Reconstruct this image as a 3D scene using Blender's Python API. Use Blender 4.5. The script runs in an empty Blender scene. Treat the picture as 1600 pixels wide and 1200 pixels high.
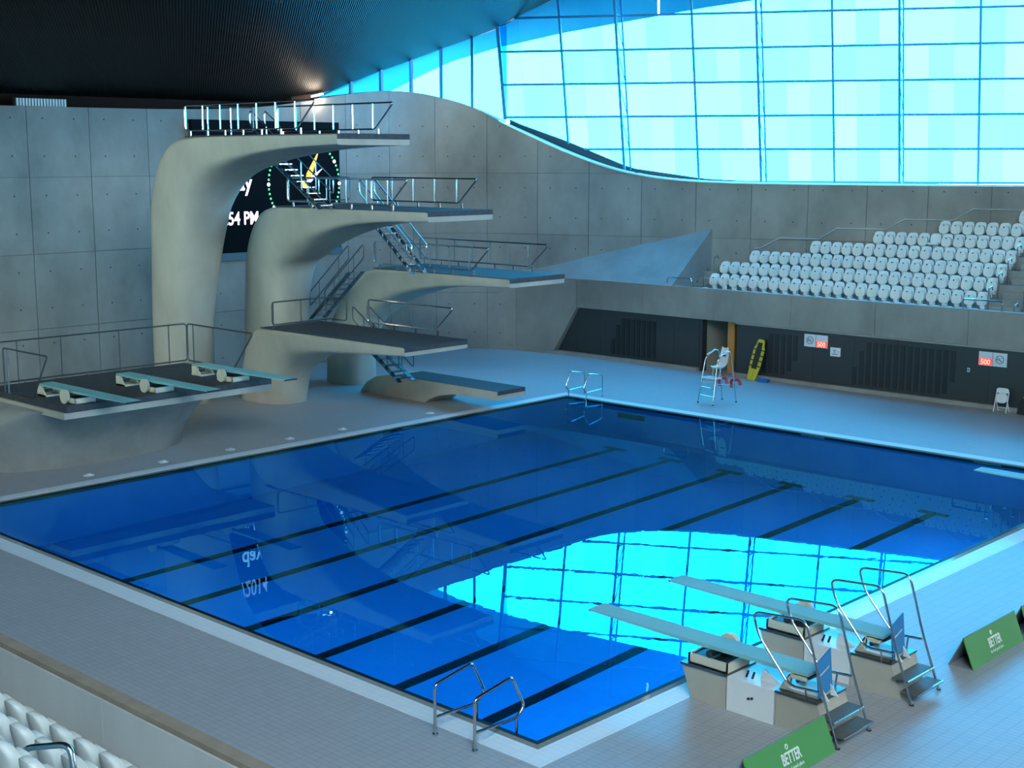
import bpy, math, random
from mathutils import Vector, Matrix
random.seed(7)
sc = bpy.context.scene
C = sc.collection
PI = math.pi

# ------------------------------------------------------------------ camera
cam_d = bpy.data.cameras.new('camera'); cam = bpy.data.objects.new('camera', cam_d); C.objects.link(cam)
cam_d.sensor_width = 36.0; cam_d.lens = 36.0 * 2160.0 / 1600.0; cam_d.clip_end = 500
_y, _p = math.radians(133.477), math.radians(-9.328)
F_ = Vector((math.cos(_y)*math.cos(_p), math.sin(_y)*math.cos(_p), math.sin(_p)))
R_ = Vector((math.sin(_y), -math.cos(_y), 0)); U_ = R_.cross(F_)
M = Matrix((R_, U_, -F_)).transposed().to_4x4(); M.translation = Vector((35.606, -40.730, 9.390))
cam.matrix_world = M
sc.camera = cam

# ------------------------------------------------------------------ world, lights, exposure
w = bpy.data.worlds.new('overcast_sky'); sc.world = w; w.use_nodes = True
bg = w.node_tree.nodes['Background']; bg.inputs[0].default_value = (0.72, 0.90, 1.0, 1); bg.inputs[1].default_value = 31.0
sc.view_settings.view_transform = 'Standard'; sc.view_settings.look = 'None'
sc.view_settings.gamma = 1; sc.view_settings.use_curve_mapping = False; sc.view_settings.exposure = -0.12
sc.cycles.use_denoising = True
sc.cycles.max_bounces = 10; sc.cycles.diffuse_bounces = 4; sc.cycles.glossy_bounces = 4
sc.cycles.transmission_bounces = 6; sc.cycles.transparent_max_bounces = 24
sc.cycles.sample_clamp_indirect = 6.0; sc.cycles.caustics_refractive = True; sc.cycles.caustics_reflective = False

def area(name, loc, direction, sx, sy, power, col=(1, 1, 1), portal=False, up=None):
    l = bpy.data.lights.new(name, 'AREA'); l.shape = 'RECTANGLE'; l.size = sx; l.size_y = sy
    l.energy = power; l.color = col
    if portal: l.cycles.is_portal = True
    o = bpy.data.objects.new(name, l); C.objects.link(o)
    z = -Vector(direction).normalized(); u = Vector(up) if up else Vector((0, 0, 1))
    x = u.cross(z).normalized(); y = z.cross(x)
    m = Matrix((x, y, z)).transposed().to_4x4(); m.translation = Vector(loc); o.matrix_world = m
    return o

HD = math.radians(30)
E1 = Vector((math.cos(HD), math.sin(HD), 0)); E2 = Vector((0.036, -0.159, 0.987)).normalized()
EN = Vector((math.sin(HD), -math.cos(HD), 0))          # into the hall
GO = Vector((-11.73, 8.76, 11.04))
def gp(a, b, off=0.0):
    return GO + E1*a + E2*b + EN*off
# daylight portals (they emit nothing, they guide the sky light through the glazing)
area('portal_window', gp(19, 3.0, 0.35), EN - Vector((0, 0, 0.16)), 46, 13.5, 1, portal=True)
area('portal_clerestory', (-13.3, 3.6, 13.6), (1, -0.25, 0), 9.5, 3.6, 1, portal=True)
area('portal_opposite', (3.5, -58.6, 13.2), (0, 1, 0), 34, 8.2, 1, portal=True)
# ceiling floodlights aimed at the diving platforms
def spot(name, loc, target, power, col, ang, blend=.6, rad=.6):
    l = bpy.data.lights.new(name, 'SPOT'); l.energy = power; l.color = col; l.spot_size = math.radians(ang); l.spot_blend = blend; l.shadow_soft_size = rad
    o = bpy.data.objects.new(name, l); C.objects.link(o); o.location = loc
    o.rotation_euler = (Vector(target)-Vector(loc)).to_track_quat('-Z', 'Y').to_euler(); return o
spot('floodlight_a', (-11, -40, 11.4), (-7, -11, 5.5), 3000, (1.0, .93, .74), 34)
spot('floodlight_b', (-4, -42, 11.9), (-5, -7, 4.0), 3000, (1.0, .93, .74), 34)

# ------------------------------------------------------------------ helpers
class MB:
    def __init__(s): s.v = []; s.f = []
    def add(s, vs, fs):
        o = len(s.v); s.v += [tuple(v) for v in vs]; s.f += [[i+o for i in f] for f in fs]; return s
    def box(s, c, d, m=None):
        x, y, z = d[0]/2, d[1]/2, d[2]/2
        vs = [Vector((a*x, b*y, e*z)) for a in (-1, 1) for b in (-1, 1) for e in (-1, 1)]
        if m is not None: vs = [m @ v for v in vs]
        vs = [v + Vector(c) for v in vs]
        return s.add(vs, [(0,1,3,2),(4,6,7,5),(0,4,5,1),(2,3,7,6),(0,2,6,4),(1,5,7,3)])
    def bb(s, x0, x1, y0, y1, z0, z1):
        return s.box(((x0+x1)/2, (y0+y1)/2, (z0+z1)/2), (abs(x1-x0), abs(y1-y0), abs(z1-z0)))
    def bar(s, a, b, wd, ht, up=(0, 0, 1)):
        a, b = Vector(a), Vector(b); t = (b-a); L = t.length; t.normalize(); u = Vector(up)
        x = u.cross(t)
        if x.length < 1e-4: x = Vector((1, 0, 0)).cross(t)
        x.normalize(); y = t.cross(x)
        return s.box((a+b)/2, (wd, ht, L), Matrix((x, y, t)).transposed())
    def prism(s, poly, d):
        n = len(poly); p = [Vector(q) for q in poly]; d = Vector(d)
        return s.add(p + [q+d for q in p], [list(range(n))[::-1], list(range(n, 2*n))] + [(i, (i+1) % n, n+(i+1) % n, n+i) for i in range(n)])
    def rings(s, rs, cap=True, closed=True):
        n = len(rs[0]); fs = []
        for i in range(len(rs)-1):
            for j in range(n if closed else n-1):
                fs.append((i*n+j, i*n+(j+1) % n, (i+1)*n+(j+1) % n, (i+1)*n+j))
        if cap: fs += [list(range(n))[::-1], [(len(rs)-1)*n+j for j in range(n)]]
        return s.add([p for r in rs for p in r], fs)
    def tube(s, pts, r, seg=8, closed=False):
        P = [Vector(p) for p in pts]; n = len(P); rs = []; x = None
        for i in range(n):
            if closed: t = P[(i+1) % n]-P[i-1]
            else: t = P[min(i+1, n-1)]-P[max(i-1, 0)]
            t.normalize()
            if x is None:
                x = Vector((0, 0, 1)).cross(t)
                if x.length < 1e-3: x = Vector((1, 0, 0)).cross(t)
            x = (x - t*x.dot(t)).normalized(); y = t.cross(x)
            rs.append([P[i] + (x*math.cos(2*PI*k/seg) + y*math.sin(2*PI*k/seg))*r for k in range(seg)])
        if closed: rs.append(rs[0]); return s.rings(rs, cap=False)
        return s.rings(rs)
    def disc(s, c, ax, r, h, seg=20):
        a = Vector(ax).normalized(); c = Vector(c)
        return s.tube([c-a*h/2, c+a*h/2], r, seg)
    def sphere(s, c, r, n=8, sz=1.0):
        rs = []
        for i in range(n+1):
            t = PI*i/n; rr = max(r*math.sin(t), 1e-4)
            rs.append([Vector(c)+Vector((rr*math.cos(2*PI*k/(2*n)), rr*math.sin(2*PI*k/(2*n)), -r*sz*math.cos(t))) for k in range(2*n)])
        return s.rings(rs)
    def mesh(s, name, smooth=None):
        me = bpy.data.meshes.new(name); me.from_pydata(s.v, [], s.f); me.update()
        import bmesh
        bm = bmesh.new(); bm.from_mesh(me); bmesh.ops.recalc_face_normals(bm, faces=bm.faces); bm.to_mesh(me); bm.free()
        if smooth:
            me.polygons.foreach_set('use_smooth', [True]*len(me.polygons)); me.set_sharp_from_angle(angle=math.radians(smooth))
        return me
    def build(s, name, mat, parent=None, smooth=None):
        return ob(name, s.mesh(name, smooth), mat, parent)

def ob(name, me, mat=None, parent=None):
    if mat is not None and not me.materials: me.materials.append(mat)
    o = bpy.data.objects.new(name, me); C.objects.link(o); o.parent = parent
    return o
def thing(name, label, cat, loc=(0, 0, 0), rz=0, group=None):
    o = bpy.data.objects.new(name, None); C.objects.link(o); o.location = loc; o.rotation_euler = (0, 0, rz)
    o.empty_display_size = 0.2
    return tag(o, label, cat, group)
def tag(o, label=None, cat=None, group=None, kind=None):
    if label: o['label'] = label
    if cat: o['category'] = cat
    if group: o['group'] = group
    if kind: o['kind'] = kind
    return o
def struct(o, label=None): o['kind'] = 'structure'; (o.__setitem__('label', label) if label else None); return o
def dup(o, parent=None):
    c = o.copy(); C.objects.link(c); c.parent = parent
    for ch in list(o.children): dup(ch, c)
    return c
def fillet(pts, r, n=4, closed=False):
    P = [Vector(p) for p in pts]; out = []; N = len(P)
    for i in range(N):
        if not closed and i in (0, N-1): out.append(P[i]); continue
        a, b, c = P[i-1], P[i], P[(i+1) % N]; d1 = (a-b); d2 = (c-b)
        q = min(r, d1.length*.45, d2.length*.45); p1 = b+d1.normalized()*q; p2 = b+d2.normalized()*q
        for k in range(n+1):
            t = k/n; out.append(p1*(1-t)**2 + b*2*t*(1-t) + p2*t*t)
    return out
def interp(tab, x):
    if x <= tab[0][0]: return tab[0][1]
    for (a, va), (b, vb) in zip(tab, tab[1:]):
        if x <= b: return va + (vb-va)*(x-a)/(b-a)
    return tab[-1][1]
def sinterp(tab, x):                                   # smooth (monotone-ish) version
    n = len(tab)
    if x <= tab[0][0]: return tab[0][1]
    if x >= tab[-1][0]: return tab[-1][1]
    for i in range(n-1):
        if x <= tab[i+1][0]:
            x0, y0 = tab[i]; x1, y1 = tab[i+1]; h = x1-x0
            m0 = (tab[i+1][1]-tab[i-1][1])/(tab[i+1][0]-tab[i-1][0]) if i > 0 else (y1-y0)/h
            m1 = (tab[i+2][1]-tab[i][1])/(tab[i+2][0]-tab[i][0]) if i < n-2 else (y1-y0)/h
            t = (x-x0)/h
            return (2*t**3-3*t*t+1)*y0 + (t**3-2*t*t+t)*h*m0 + (-2*t**3+3*t*t)*y1 + (t**3-t*t)*h*m1
def catmull(pts, n=8):
    P = [Vector(p) for p in pts]; P = [P[0]*2-P[1]] + P + [P[-1]*2-P[-2]]; out = []
    for i in range(1, len(P)-2):
        p0, p1, p2, p3 = P[i-1:i+3]
        t0 = 0; t1 = t0+(p1-p0).length**.5; t2 = t1+(p2-p1).length**.5; t3 = t2+(p3-p2).length**.5
        for k in range(n):
            t = t1+(t2-t1)*k/n
            A1 = p0*((t1-t)/(t1-t0))+p1*((t-t0)/(t1-t0)); A2 = p1*((t2-t)/(t2-t1))+p2*((t-t1)/(t2-t1)); A3 = p2*((t3-t)/(t3-t2))+p3*((t-t2)/(t3-t2))
            B1 = A1*((t2-t)/(t2-t0))+A2*((t-t0)/(t2-t0)); B2 = A2*((t3-t)/(t3-t1))+A3*((t-t1)/(t3-t1))
            out.append(B1*((t2-t)/(t2-t1))+B2*((t-t1)/(t2-t1)))
    out.append(P[-2]); return out
def text_mesh(s, size, depth=0.004, sx=1.0, bold=0.0, align='CENTER'):
    cu = bpy.data.curves.new('lettering', 'FONT'); cu.body = s; cu.size = size; cu.extrude = depth; cu.offset = bold
    cu.align_x = align; cu.align_y = 'BOTTOM_BASELINE'
    o = bpy.data.objects.new('lettering', cu); C.objects.link(o)
    dg = bpy.context.evaluated_depsgraph_get(); me = bpy.data.meshes.new_from_object(o.evaluated_get(dg))
    bpy.data.objects.remove(o); bpy.data.curves.remove(cu)
    for v in me.vertices: v.co.x *= sx
    me.materials.clear(); return me
def text_ob(name, s, size, mat, origin, xax, yax, parent=None, **k):
    me = text_mesh(s, size, **k); x = Vector(xax).normalized(); y = Vector(yax).normalized(); z = x.cross(y)
    m = Matrix((x, y, z)).transposed().to_4x4(); m.translation = Vector(origin); me.transform(m)
    return ob(name, me, mat, parent)

# ------------------------------------------------------------------ materials
def mat(name, col, rough=0.5, metal=0.0, spec=0.5):
    m = bpy.data.materials.new(name); m.use_nodes = True; b = m.node_tree.nodes['Principled BSDF']
    b.inputs['Base Color'].default_value = (*col, 1); b.inputs['Roughness'].default_value = rough
    b.inputs['Metallic'].default_value = metal; b.inputs['Specular IOR Level'].default_value = spec
    return m
def nodes(m): return m.node_tree.nodes, m.node_tree.links, m.node_tree.nodes['Principled BSDF']
def noisy(name, c1, c2, scale=1.0, rough=0.6, bump=0.0, bscale=30, stretch=(1, 1, 1), detail=6, spec=0.4, objvar=0.0):
    m = mat(name, c1, rough, spec=spec); n, l, b = nodes(m)
    tc = n.new('ShaderNodeNewGeometry'); mp = n.new('ShaderNodeMapping'); mp.inputs['Scale'].default_value = stretch
    l.new(tc.outputs['Position'], mp.inputs['Vector'])
    nz = n.new('ShaderNodeTexNoise'); nz.inputs['Scale'].default_value = scale; nz.inputs['Detail'].default_value = detail; nz.inputs['Roughness'].default_value = 0.62
    l.new(mp.outputs[0], nz.inputs['Vector'])
    cr = n.new('ShaderNodeValToRGB'); cr.color_ramp.elements[0].position = .3; cr.color_ramp.elements[1].position = .7
    cr.color_ramp.elements[0].color = (*c1, 1); cr.color_ramp.elements[1].color = (*c2, 1)
    l.new(nz.outputs['Fac'], cr.inputs['Fac']); out = cr.outputs['Color']
    if objvar:
        oi = n.new('ShaderNodeObjectInfo'); mr = n.new('ShaderNodeMapRange'); mr.inputs['To Min'].default_value = 1-objvar; mr.inputs['To Max'].default_value = 1+objvar
        l.new(oi.outputs['Random'], mr.inputs['Value'])
        mx = n.new('ShaderNodeVectorMath'); mx.operation = 'SCALE'; l.new(out, mx.inputs[0]); l.new(mr.outputs[0], mx.inputs['Scale']); out = mx.outputs[0]
    l.new(out, b.inputs['Base Color'])
    if bump:
        n2 = n.new('ShaderNodeTexNoise'); n2.inputs['Scale'].default_value = bscale; n2.inputs['Detail'].default_value = 4
        l.new(tc.outputs['Position'], n2.inputs['Vector'])
        bp = n.new('ShaderNodeBump'); bp.inputs['Strength'].default_value = bump; bp.inputs['Distance'].default_value = 0.02
        l.new(n2.outputs['Fac'], bp.inputs['Height']); l.new(bp.outputs[0], b.inputs['Normal'])
    return m
def emis(name, col, s):
    m = mat(name, col); b = m.node_tree.nodes['Principled BSDF']
    b.inputs['Emission Color'].default_value = (*col, 1); b.inputs['Emission Strength'].default_value = s; return m

CONC = noisy('board_marked_concrete', (.19, .185, .17), (.325, .315, .29), .42, .62, .25, 9, (1, 1, .7), detail=9, objvar=.06)
CONC2 = noisy('plain_concrete', (.24, .235, .22), (.34, .33, .31), .8, .65, .15, 12)
DIVE = noisy('smooth_cast_concrete', (.36, .335, .275), (.475, .445, .37), .7, .55, .08, 10, (1, 1, .5))
JOINT = mat('concrete_joint', (.15, .148, .14), .9)
HOLE = mat('dark_tie_hole', (.05, .05, .048), .9)
MATD = noisy('dark_grip_matting', (.035, .038, .045), (.06, .063, .07), 6, .75, .4, 60)
STEEL = mat('polished_steel', (.62, .64, .66), .16, 1.0)
DSTEEL = mat('brushed_dark_steel', (.16, .17, .18), .35, .9)
WHITE = mat('white_plastic', (.72, .74, .74), .35)
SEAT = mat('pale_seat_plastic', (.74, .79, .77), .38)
CREAM = mat('cream_enamel', (.62, .58, .45), .45)
BOARD = noisy('aqua_board', (.20, .44, .42), (.24, .50, .48), 30, .6, .2, 200)
TIMB = mat('dark_stained_timber', (.030, .032, .034), .45)
TIMB2 = mat('black_timber_slat', (.012, .013, .014), .5)
TAN = noisy('worn_tan_coping', (.20, .155, .11), (.27, .22, .17), 3, .7)
YEL = mat('yellow_foam', (.55, .46, .03), .5)
BLK = mat('black_rubber', (.015, .015, .017), .5)
RED = mat('red_nylon', (.42, .02, .03), .5)
BLUE = mat('blue_plastic', (.02, .17, .50), .4)
ORANGE = noisy('orange_timber', (.42, .17, .03), (.52, .23, .05), 3, .5, 0, 10, (6, 6, .4))
GREEN = mat('green_banner', (.055, .27, .07), .5)
PRINT = mat('white_print', (.75, .8, .78), .5)
GREYB = mat('grey_board_side', (.22, .24, .26), .6)
SIGNB = mat('blue_sign', (.015, .20, .46), .4)
INK = mat('dark_ink', (.03, .05, .07), .6)
BEIGE = mat('beige_plaster', (.30, .28, .22), .7)
LEDW = emis('led_white', (1.0, .78, .9), 1.6); LEDG = emis('led_green', (.15, 1.0, .35), .9); LEDO = emis('led_orange', (1.0, .55, .03), 1.0)
LEDP = emis('led_pink', (1.0, .6, .8), 1.3); LEDR = emis('led_red', (1.0, .06, .05), 1.0); LEDR2 = emis('led_red_digit', (1.0, .45, .30), 1.1)
SCRN = mat('black_screen', (.004, .005, .007), .7, spec=.05)
TUBE = emis('lamp_tube', (1.0, .93, .95), 4.0)
SIGNW = mat('backlit_white_sign', (.62, .68, .72), .4)
FRAME = mat('bloom_blue_bar', (.012, .24, .52), .4)  # blue bloom of the bright window put into the bar colour
TREAD = mat('dark_grip_tread', (.10, .11, .105), .6)
PALE = mat('satin_steel', (.62, .64, .64), .38, .4)

def tile(name, col, grout, w_, rough, var=.06, spec=.3):
    m = mat(name, col, rough); n, l, b = nodes(m); g = n.new('ShaderNodeNewGeometry')
    br = n.new('ShaderNodeTexBrick'); br.offset = 0; br.squash = 1
    br.inputs['Scale'].default_value = 1; br.inputs['Brick Width'].default_value = w_; br.inputs['Row Height'].default_value = w_*.5
    br.inputs['Mortar Size'].default_value = .006; br.inputs['Mortar Smooth'].default_value = .3
    br.inputs['Color1'].default_value = (*col, 1); br.inputs['Color2'].default_value = (*[c*(1-var) for c in col], 1); br.inputs['Mortar'].default_value = (*grout, 1)
    l.new(g.outputs['Position'], br.inputs['Vector'])
    nz = n.new('ShaderNodeTexNoise'); nz.inputs['Scale'].default_value = .25; nz.inputs['Detail'].default_value = 5
    l.new(g.outputs['Position'], nz.inputs['Vector'])
    mr = n.new('ShaderNodeMapRange'); mr.inputs['To Min'].default_value = .88; mr.inputs['To Max'].default_value = 1.1; l.new(nz.outputs['Fac'], mr.inputs['Value'])
    mx = n.new('ShaderNodeVectorMath'); mx.operation = 'SCALE'; l.new(br.outputs['Color'], mx.inputs[0]); l.new(mr.outputs[0], mx.inputs['Scale'])
    l.new(mx.outputs[0], b.inputs['Base Color']); b.inputs['Specular IOR Level'].default_value = spec; return m
DECK = tile('deck_tiles', (.39, .39, .40), (.25, .26, .28), .24, .42)
BAND = tile('white_edge_tiles', (.74, .78, .80), (.6, .64, .66), .3, .35, .03)
GUTT = noisy('wet_grey_overflow_ledge', (.25, .255, .235), (.31, .31, .285), 9, .06, spec=.5)
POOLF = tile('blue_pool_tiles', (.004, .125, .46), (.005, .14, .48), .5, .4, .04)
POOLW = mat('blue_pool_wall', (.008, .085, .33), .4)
NAVY = mat('navy_line_tiles', (.001, .003, .010), .5, spec=.1)

# glass with a cyan body tint (two faces per pane)
GLASS = bpy.data.materials.new('cyan_tinted_glass'); GLASS.use_nodes = True
n, l = GLASS.node_tree.nodes, GLASS.node_tree.links; n.clear()
out = n.new('ShaderNodeOutputMaterial'); tr = n.new('ShaderNodeBsdfTransparent'); oi = n.new('ShaderNodeObjectInfo')
cr = n.new('ShaderNodeValToRGB'); cr.color_ramp.elements[0].color = (.135, .655, .92, 1); cr.color_ramp.elements[1].color = (.175, .70, .93, 1)
l.new(oi.outputs['Random'], cr.inputs['Fac']); l.new(cr.outputs[0], tr.inputs['Color'])
l.new(tr.outputs[0], out.inputs['Surface'])
CLEAR = bpy.data.materials.new('clear_glass'); CLEAR.use_nodes = True
n, l = CLEAR.node_tree.nodes, CLEAR.node_tree.links; n.clear()
out = n.new('ShaderNodeOutputMaterial'); tr = n.new('ShaderNodeBsdfTransparent'); tr.inputs['Color'].default_value = (.75, .92, .91, 1)
l.new(tr.outputs[0], out.inputs['Surface'])

WATER = bpy.data.materials.new('pool_water'); WATER.use_nodes = True
n, l = WATER.node_tree.nodes, WATER.node_tree.links; n.clear()
out = n.new('ShaderNodeOutputMaterial'); gs = n.new('ShaderNodeBsdfGlass'); gs.inputs['IOR'].default_value = 1.33; gs.inputs['Roughness'].default_value = 0.0
gs.inputs['Color'].default_value = (.22, .86, 1.0, 1)
g = n.new('ShaderNodeNewGeometry'); nz = n.new('ShaderNodeTexNoise'); nz.inputs['Scale'].default_value = 3.0; nz.inputs['Detail'].default_value = 2
l.new(g.outputs['Position'], nz.inputs['Vector']); bp = n.new('ShaderNodeBump'); bp.inputs['Strength'].default_value = .022; bp.inputs['Distance'].default_value = .01
l.new(nz.outputs['Fac'], bp.inputs['Height']); l.new(bp.outputs[0], gs.inputs['Normal']); l.new(gs.outputs[0], out.inputs['Surface'])

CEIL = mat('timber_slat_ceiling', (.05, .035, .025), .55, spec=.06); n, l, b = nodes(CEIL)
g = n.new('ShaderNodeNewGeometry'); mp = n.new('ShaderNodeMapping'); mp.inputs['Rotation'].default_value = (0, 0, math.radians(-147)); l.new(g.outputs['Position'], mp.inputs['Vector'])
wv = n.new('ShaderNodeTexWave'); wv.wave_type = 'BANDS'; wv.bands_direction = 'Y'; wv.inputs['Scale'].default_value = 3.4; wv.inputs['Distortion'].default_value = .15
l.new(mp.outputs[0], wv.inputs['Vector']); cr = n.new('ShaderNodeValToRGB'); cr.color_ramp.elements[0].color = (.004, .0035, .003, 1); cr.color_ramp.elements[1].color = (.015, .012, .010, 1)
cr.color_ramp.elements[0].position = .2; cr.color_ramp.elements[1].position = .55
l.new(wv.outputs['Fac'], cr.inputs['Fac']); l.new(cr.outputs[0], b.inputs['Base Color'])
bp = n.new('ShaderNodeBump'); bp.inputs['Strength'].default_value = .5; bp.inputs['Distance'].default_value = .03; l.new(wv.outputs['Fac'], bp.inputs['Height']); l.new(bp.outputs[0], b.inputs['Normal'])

# ------------------------------------------------------------------ the setting: pool, deck
PX, PY = 21.25, -25.0
fl = MB()
LW = .25; BW = .72
def frame(mb, a, b, z0, z1, sides='wesn'):
    # a band around the pool between offsets a and b
    if 'w' in sides: mb.bb(-b, -a, PY-b, b, z0, z1)
    if 'e' in sides: mb.bb(PX+a, PX+b, PY-b, b, z0, z1)
    if 's' in sides: mb.bb(-a, PX+a, PY-b, PY-a, z0, z1)
    if 'n' in sides: mb.bb(-a, PX+a, a, b, z0, z1)
fl.bb(-15.5, -BW, -62, 14, -.4, 0); fl.bb(PX+BW, 62, -62, 32, -.4, 0); fl.bb(-BW, PX+BW, -62, PY-BW, -.4, 0); fl.bb(-BW, PX+BW, BW, 24, -.4, 0)
floor = struct(fl.build('floor', DECK), 'pale tiled pool deck')
for sd, nm in (('w', 'platform side'), ('e', 'springboard side'), ('s', 'near stand side'), ('n', 'dark wall side')):
    m = MB(); frame(m, LW, BW, -.4, .006, sd); m.build('edge_band', BAND, floor)
    m = MB(); frame(m, .11, LW, -.4, .001, sd); m.build('overflow_ledge', GUTT, floor)
    m = MB(); frame(m, -.0, .11, -.4, -.003, sd); m.build('dark_lip', NAVY, floor)
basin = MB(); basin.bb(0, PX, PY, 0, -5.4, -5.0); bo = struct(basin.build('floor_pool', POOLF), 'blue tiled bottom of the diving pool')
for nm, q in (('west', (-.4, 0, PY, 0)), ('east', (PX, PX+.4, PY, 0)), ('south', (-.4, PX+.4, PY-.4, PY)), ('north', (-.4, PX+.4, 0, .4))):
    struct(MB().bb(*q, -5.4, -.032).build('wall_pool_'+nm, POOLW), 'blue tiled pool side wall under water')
rim = MB()
for q in ((0, .015, PY, 0), (PX-.015, PX, PY, 0), (0, PX, PY, PY+.015), (0, PX, -.015, 0)): rim.bb(*q, -.32, -.034)
rim.build('waterline_tiles', NAVY, bo)
for k in range(6):
    x = 4.25+2.5*k; m = MB().bb(x-.15, x+.15, PY, -2.2, -5.0, -4.985); m.bb(x-.5, x+.5, -2.3, -2.0, -5.0, -4.985); m.build('lane_line', NAVY, bo)
uw = MB().bb(2.6, 3.9, -.02, .01, -2.3, -1.4); uw.build('underwater_window', NAVY, bo)
wme = bpy.data.meshes.new('water'); wme.from_pydata([(0, PY, -.012), (PX, PY, -.012), (PX, 0, -.012), (0, 0, -.012)], [], [(0, 1, 2, 3)])
water = struct(ob('water', wme, WATER), 'still clear water of the diving pool')
tag(water, None, 'water')

# added underwater fill lights, out of view, brightening the pool bottom
for i, (x, y, d) in enumerate([(x, PY+.05, (0, 1, -.15)) for x in (5, 9.5, 14, 18.5)] + [(PX-.05, y, (-1, 0, -.15)) for y in (-21, -16, -11, -6)]):
    area('pool_fill_%d' % i, (x, y, -1.6), d, .8, .4, 190 if i < 4 else 520, (.45, .85, 1.0))

# ------------------------------------------------------------------ curved concrete wall behind everything
U0 = [(-14.3, -60), (-14.3, -20), (-14.3, -5), (-14.3, 2.5), (-14.15, 4.8), (-13.4, 6.7), (-12, 7.9), (-8.5, 9.4), (-4, 11.2), (-1, 12.4), (2.5, 13.5), (11, 16.1), (25, 20.4), (45, 26.5), (62, 31.7)]
UP = catmull([(x, y, 0) for x, y in U0], 16); US = [0.0]
for a, b_ in zip(UP, UP[1:]): US.append(US[-1] + (b_-a).length)
S0 = 15.0            # arc offset of this polyline against the measured one (it starts 15 m earlier)
def upos(s, off=0.0, z=0.0):
    s += S0; s = max(0, min(US[-1]-1e-4, s))
    import bisect
    i = max(0, bisect.bisect_right(US, s)-1); i = min(i, len(UP)-2)
    t = (s-US[i])/(US[i+1]-US[i]); p = UP[i].lerp(UP[i+1], t)
    j = max(i-1, 0); k = min(i+2, len(UP)-1); d = (UP[k]-UP[j]).normalized(); nn = Vector((d.y, -d.x, 0))
    p = p + nn*off; return Vector((p.x, p.y, z))
TOP = [(0, 11.28), (29.2, 11.28), (34.6, 11.3), (37, 11.33), (39.2, 11.41), (41.9, 11.61), (44.4, 12.0), (46.4, 12.27), (48.2, 12.45), (49.9, 12.43), (51.4, 12.2), (52.8, 11.81), (54.4, 11.04), (55.5, 10.55), (57.5, 9.70), (59.4, 9.02), (60.8, 8.67), (62.5, 8.42), (64.35, 8.29), (67.3, 8.23), (78, 8.21), (130, 8.2)]
top = lambda s: sinterp(TOP, s)
SMAX = US[-1]-S0
ss = [ -15+ (SMAX+15)*i/260 for i in range(261)]
m = MB(); m.rings([[upos(s, 0, -.1), upos(s, 0, top(s)-.01), upos(s, -.9, top(s)-.01), upos(s, -.9, -.1)] for s in ss])
wall = struct(m.build('wall_far', JOINT, smooth=40), 'tall curved board-marked concrete wall')
ROWS = [0, 2.8, 5.7, 8.62, 14]; gap = .012
PW = 2.6; s = 12.0; holes = MB()
while s < 96:
    for r in range(4):
        cols = []
        for k in range(5):
            q = s+gap + (PW-2*gap)*k/4; z0 = ROWS[r]+gap; z1 = min(ROWS[r+1]-gap, top(q)); cols.append((q, z0, z1))
        if max(c[2]-c[1] for c in cols) < .15: continue
        rs = [[upos(q, .05, z0), upos(q, .05, max(z1, z0+.02)), upos(q, 0, max(z1, z0+.02)), upos(q, 0, z0)] for q, z0, z1 in cols]
        MB().rings(rs).build('concrete_panel', CONC, wall, smooth=30)
        for fx in (.25, .75):
            for fz in (.28, .78):
                q = s+PW*fx; z = ROWS[r]+2.85*fz
                if z < top(q)-.25:
                    p = upos(q, .052, z); nn = (upos(q, 1, z)-upos(q, 0, z)); holes.disc(p, nn, .035, .004, 6)
    s += PW
tag(holes.build('tie_holes', HOLE, wall), kind='stuff')
m = MB(); q = [54.2+.5*i for i in range(60)]
m.rings([[upos(s, .09, top(s)-.05), upos(s, .09, top(s)+.03), upos(s, -.25, top(s)+.03), upos(s, -.25, top(s)-.05)] for s in q])
struct(m.build('trim_1', mat('pale_blue_metal_cap', (.30, .62, .75), .3, .3), smooth=40), 'thin pale blue metal cap along the wall top')

# ------------------------------------------------------------------ glazing
win = struct(bpy.data.objects.new('window_1', None), 'tall cyan glazed window wall'); C.objects.link(win)
AK = [0, 3.03, 6.0, 9.25, 12.42, 15.55, 18.65, 21.93, 25.1, 28.2, 31.3, 34.4, 37.5, 40.6]
BK = [-2.86+1.555*i for i in range(10)]
LOWB = [(0, .25), (.63, -.05), (2.94, -.9), (5.99, -2.2), (9.49, -2.71), (12.2, -2.85), (60, -2.9)]
HIGHB = [(0, 4.56), (1.38, 5.15), (2.66, 5.68), (6, 6.85), (9, 7.7), (12.4, 8.45), (18, 9.3), (30, 10.2), (60, 10.8)]
def pane(poly, nrm, th=.02, nm='glass_pane'):
    MB().prism(poly, Vector(nrm)*th).build(nm, GLASS, win)
for i in range(len(AK)-1):
    nsub = 3 if AK[i] < 24 else 1
    for s_ in range(nsub):
        a0 = AK[i]+(AK[i+1]-AK[i])*s_/nsub; a1 = AK[i]+(AK[i+1]-AK[i])*(s_+1)/nsub
        for j in range(-1, len(BK)):
            lo = BK[j] if j >= 0 else -4.4; hi = BK[j+1] if j+1 < len(BK) else 13
            l0, l1 = max(lo, interp(LOWB, a0)-.05), max(lo, interp(LOWB, a1)-.05); h0, h1 = min(hi, interp(HIGHB, a0)), min(hi, interp(HIGHB, a1))
            if h0-l0 < .02 and h1-l1 < .02: continue
            poly = [gp(a0, l0)] + ([gp(a1, l1)] if h1 > l1 else []) + ([gp(a1, h1)] if h1 > l1 else [gp(a0+.3, l0)]) + ([gp(a0, h0)] if h0 > l0 else [])
            if len(poly) < 3: continue
            pane(poly, -EN)
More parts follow.
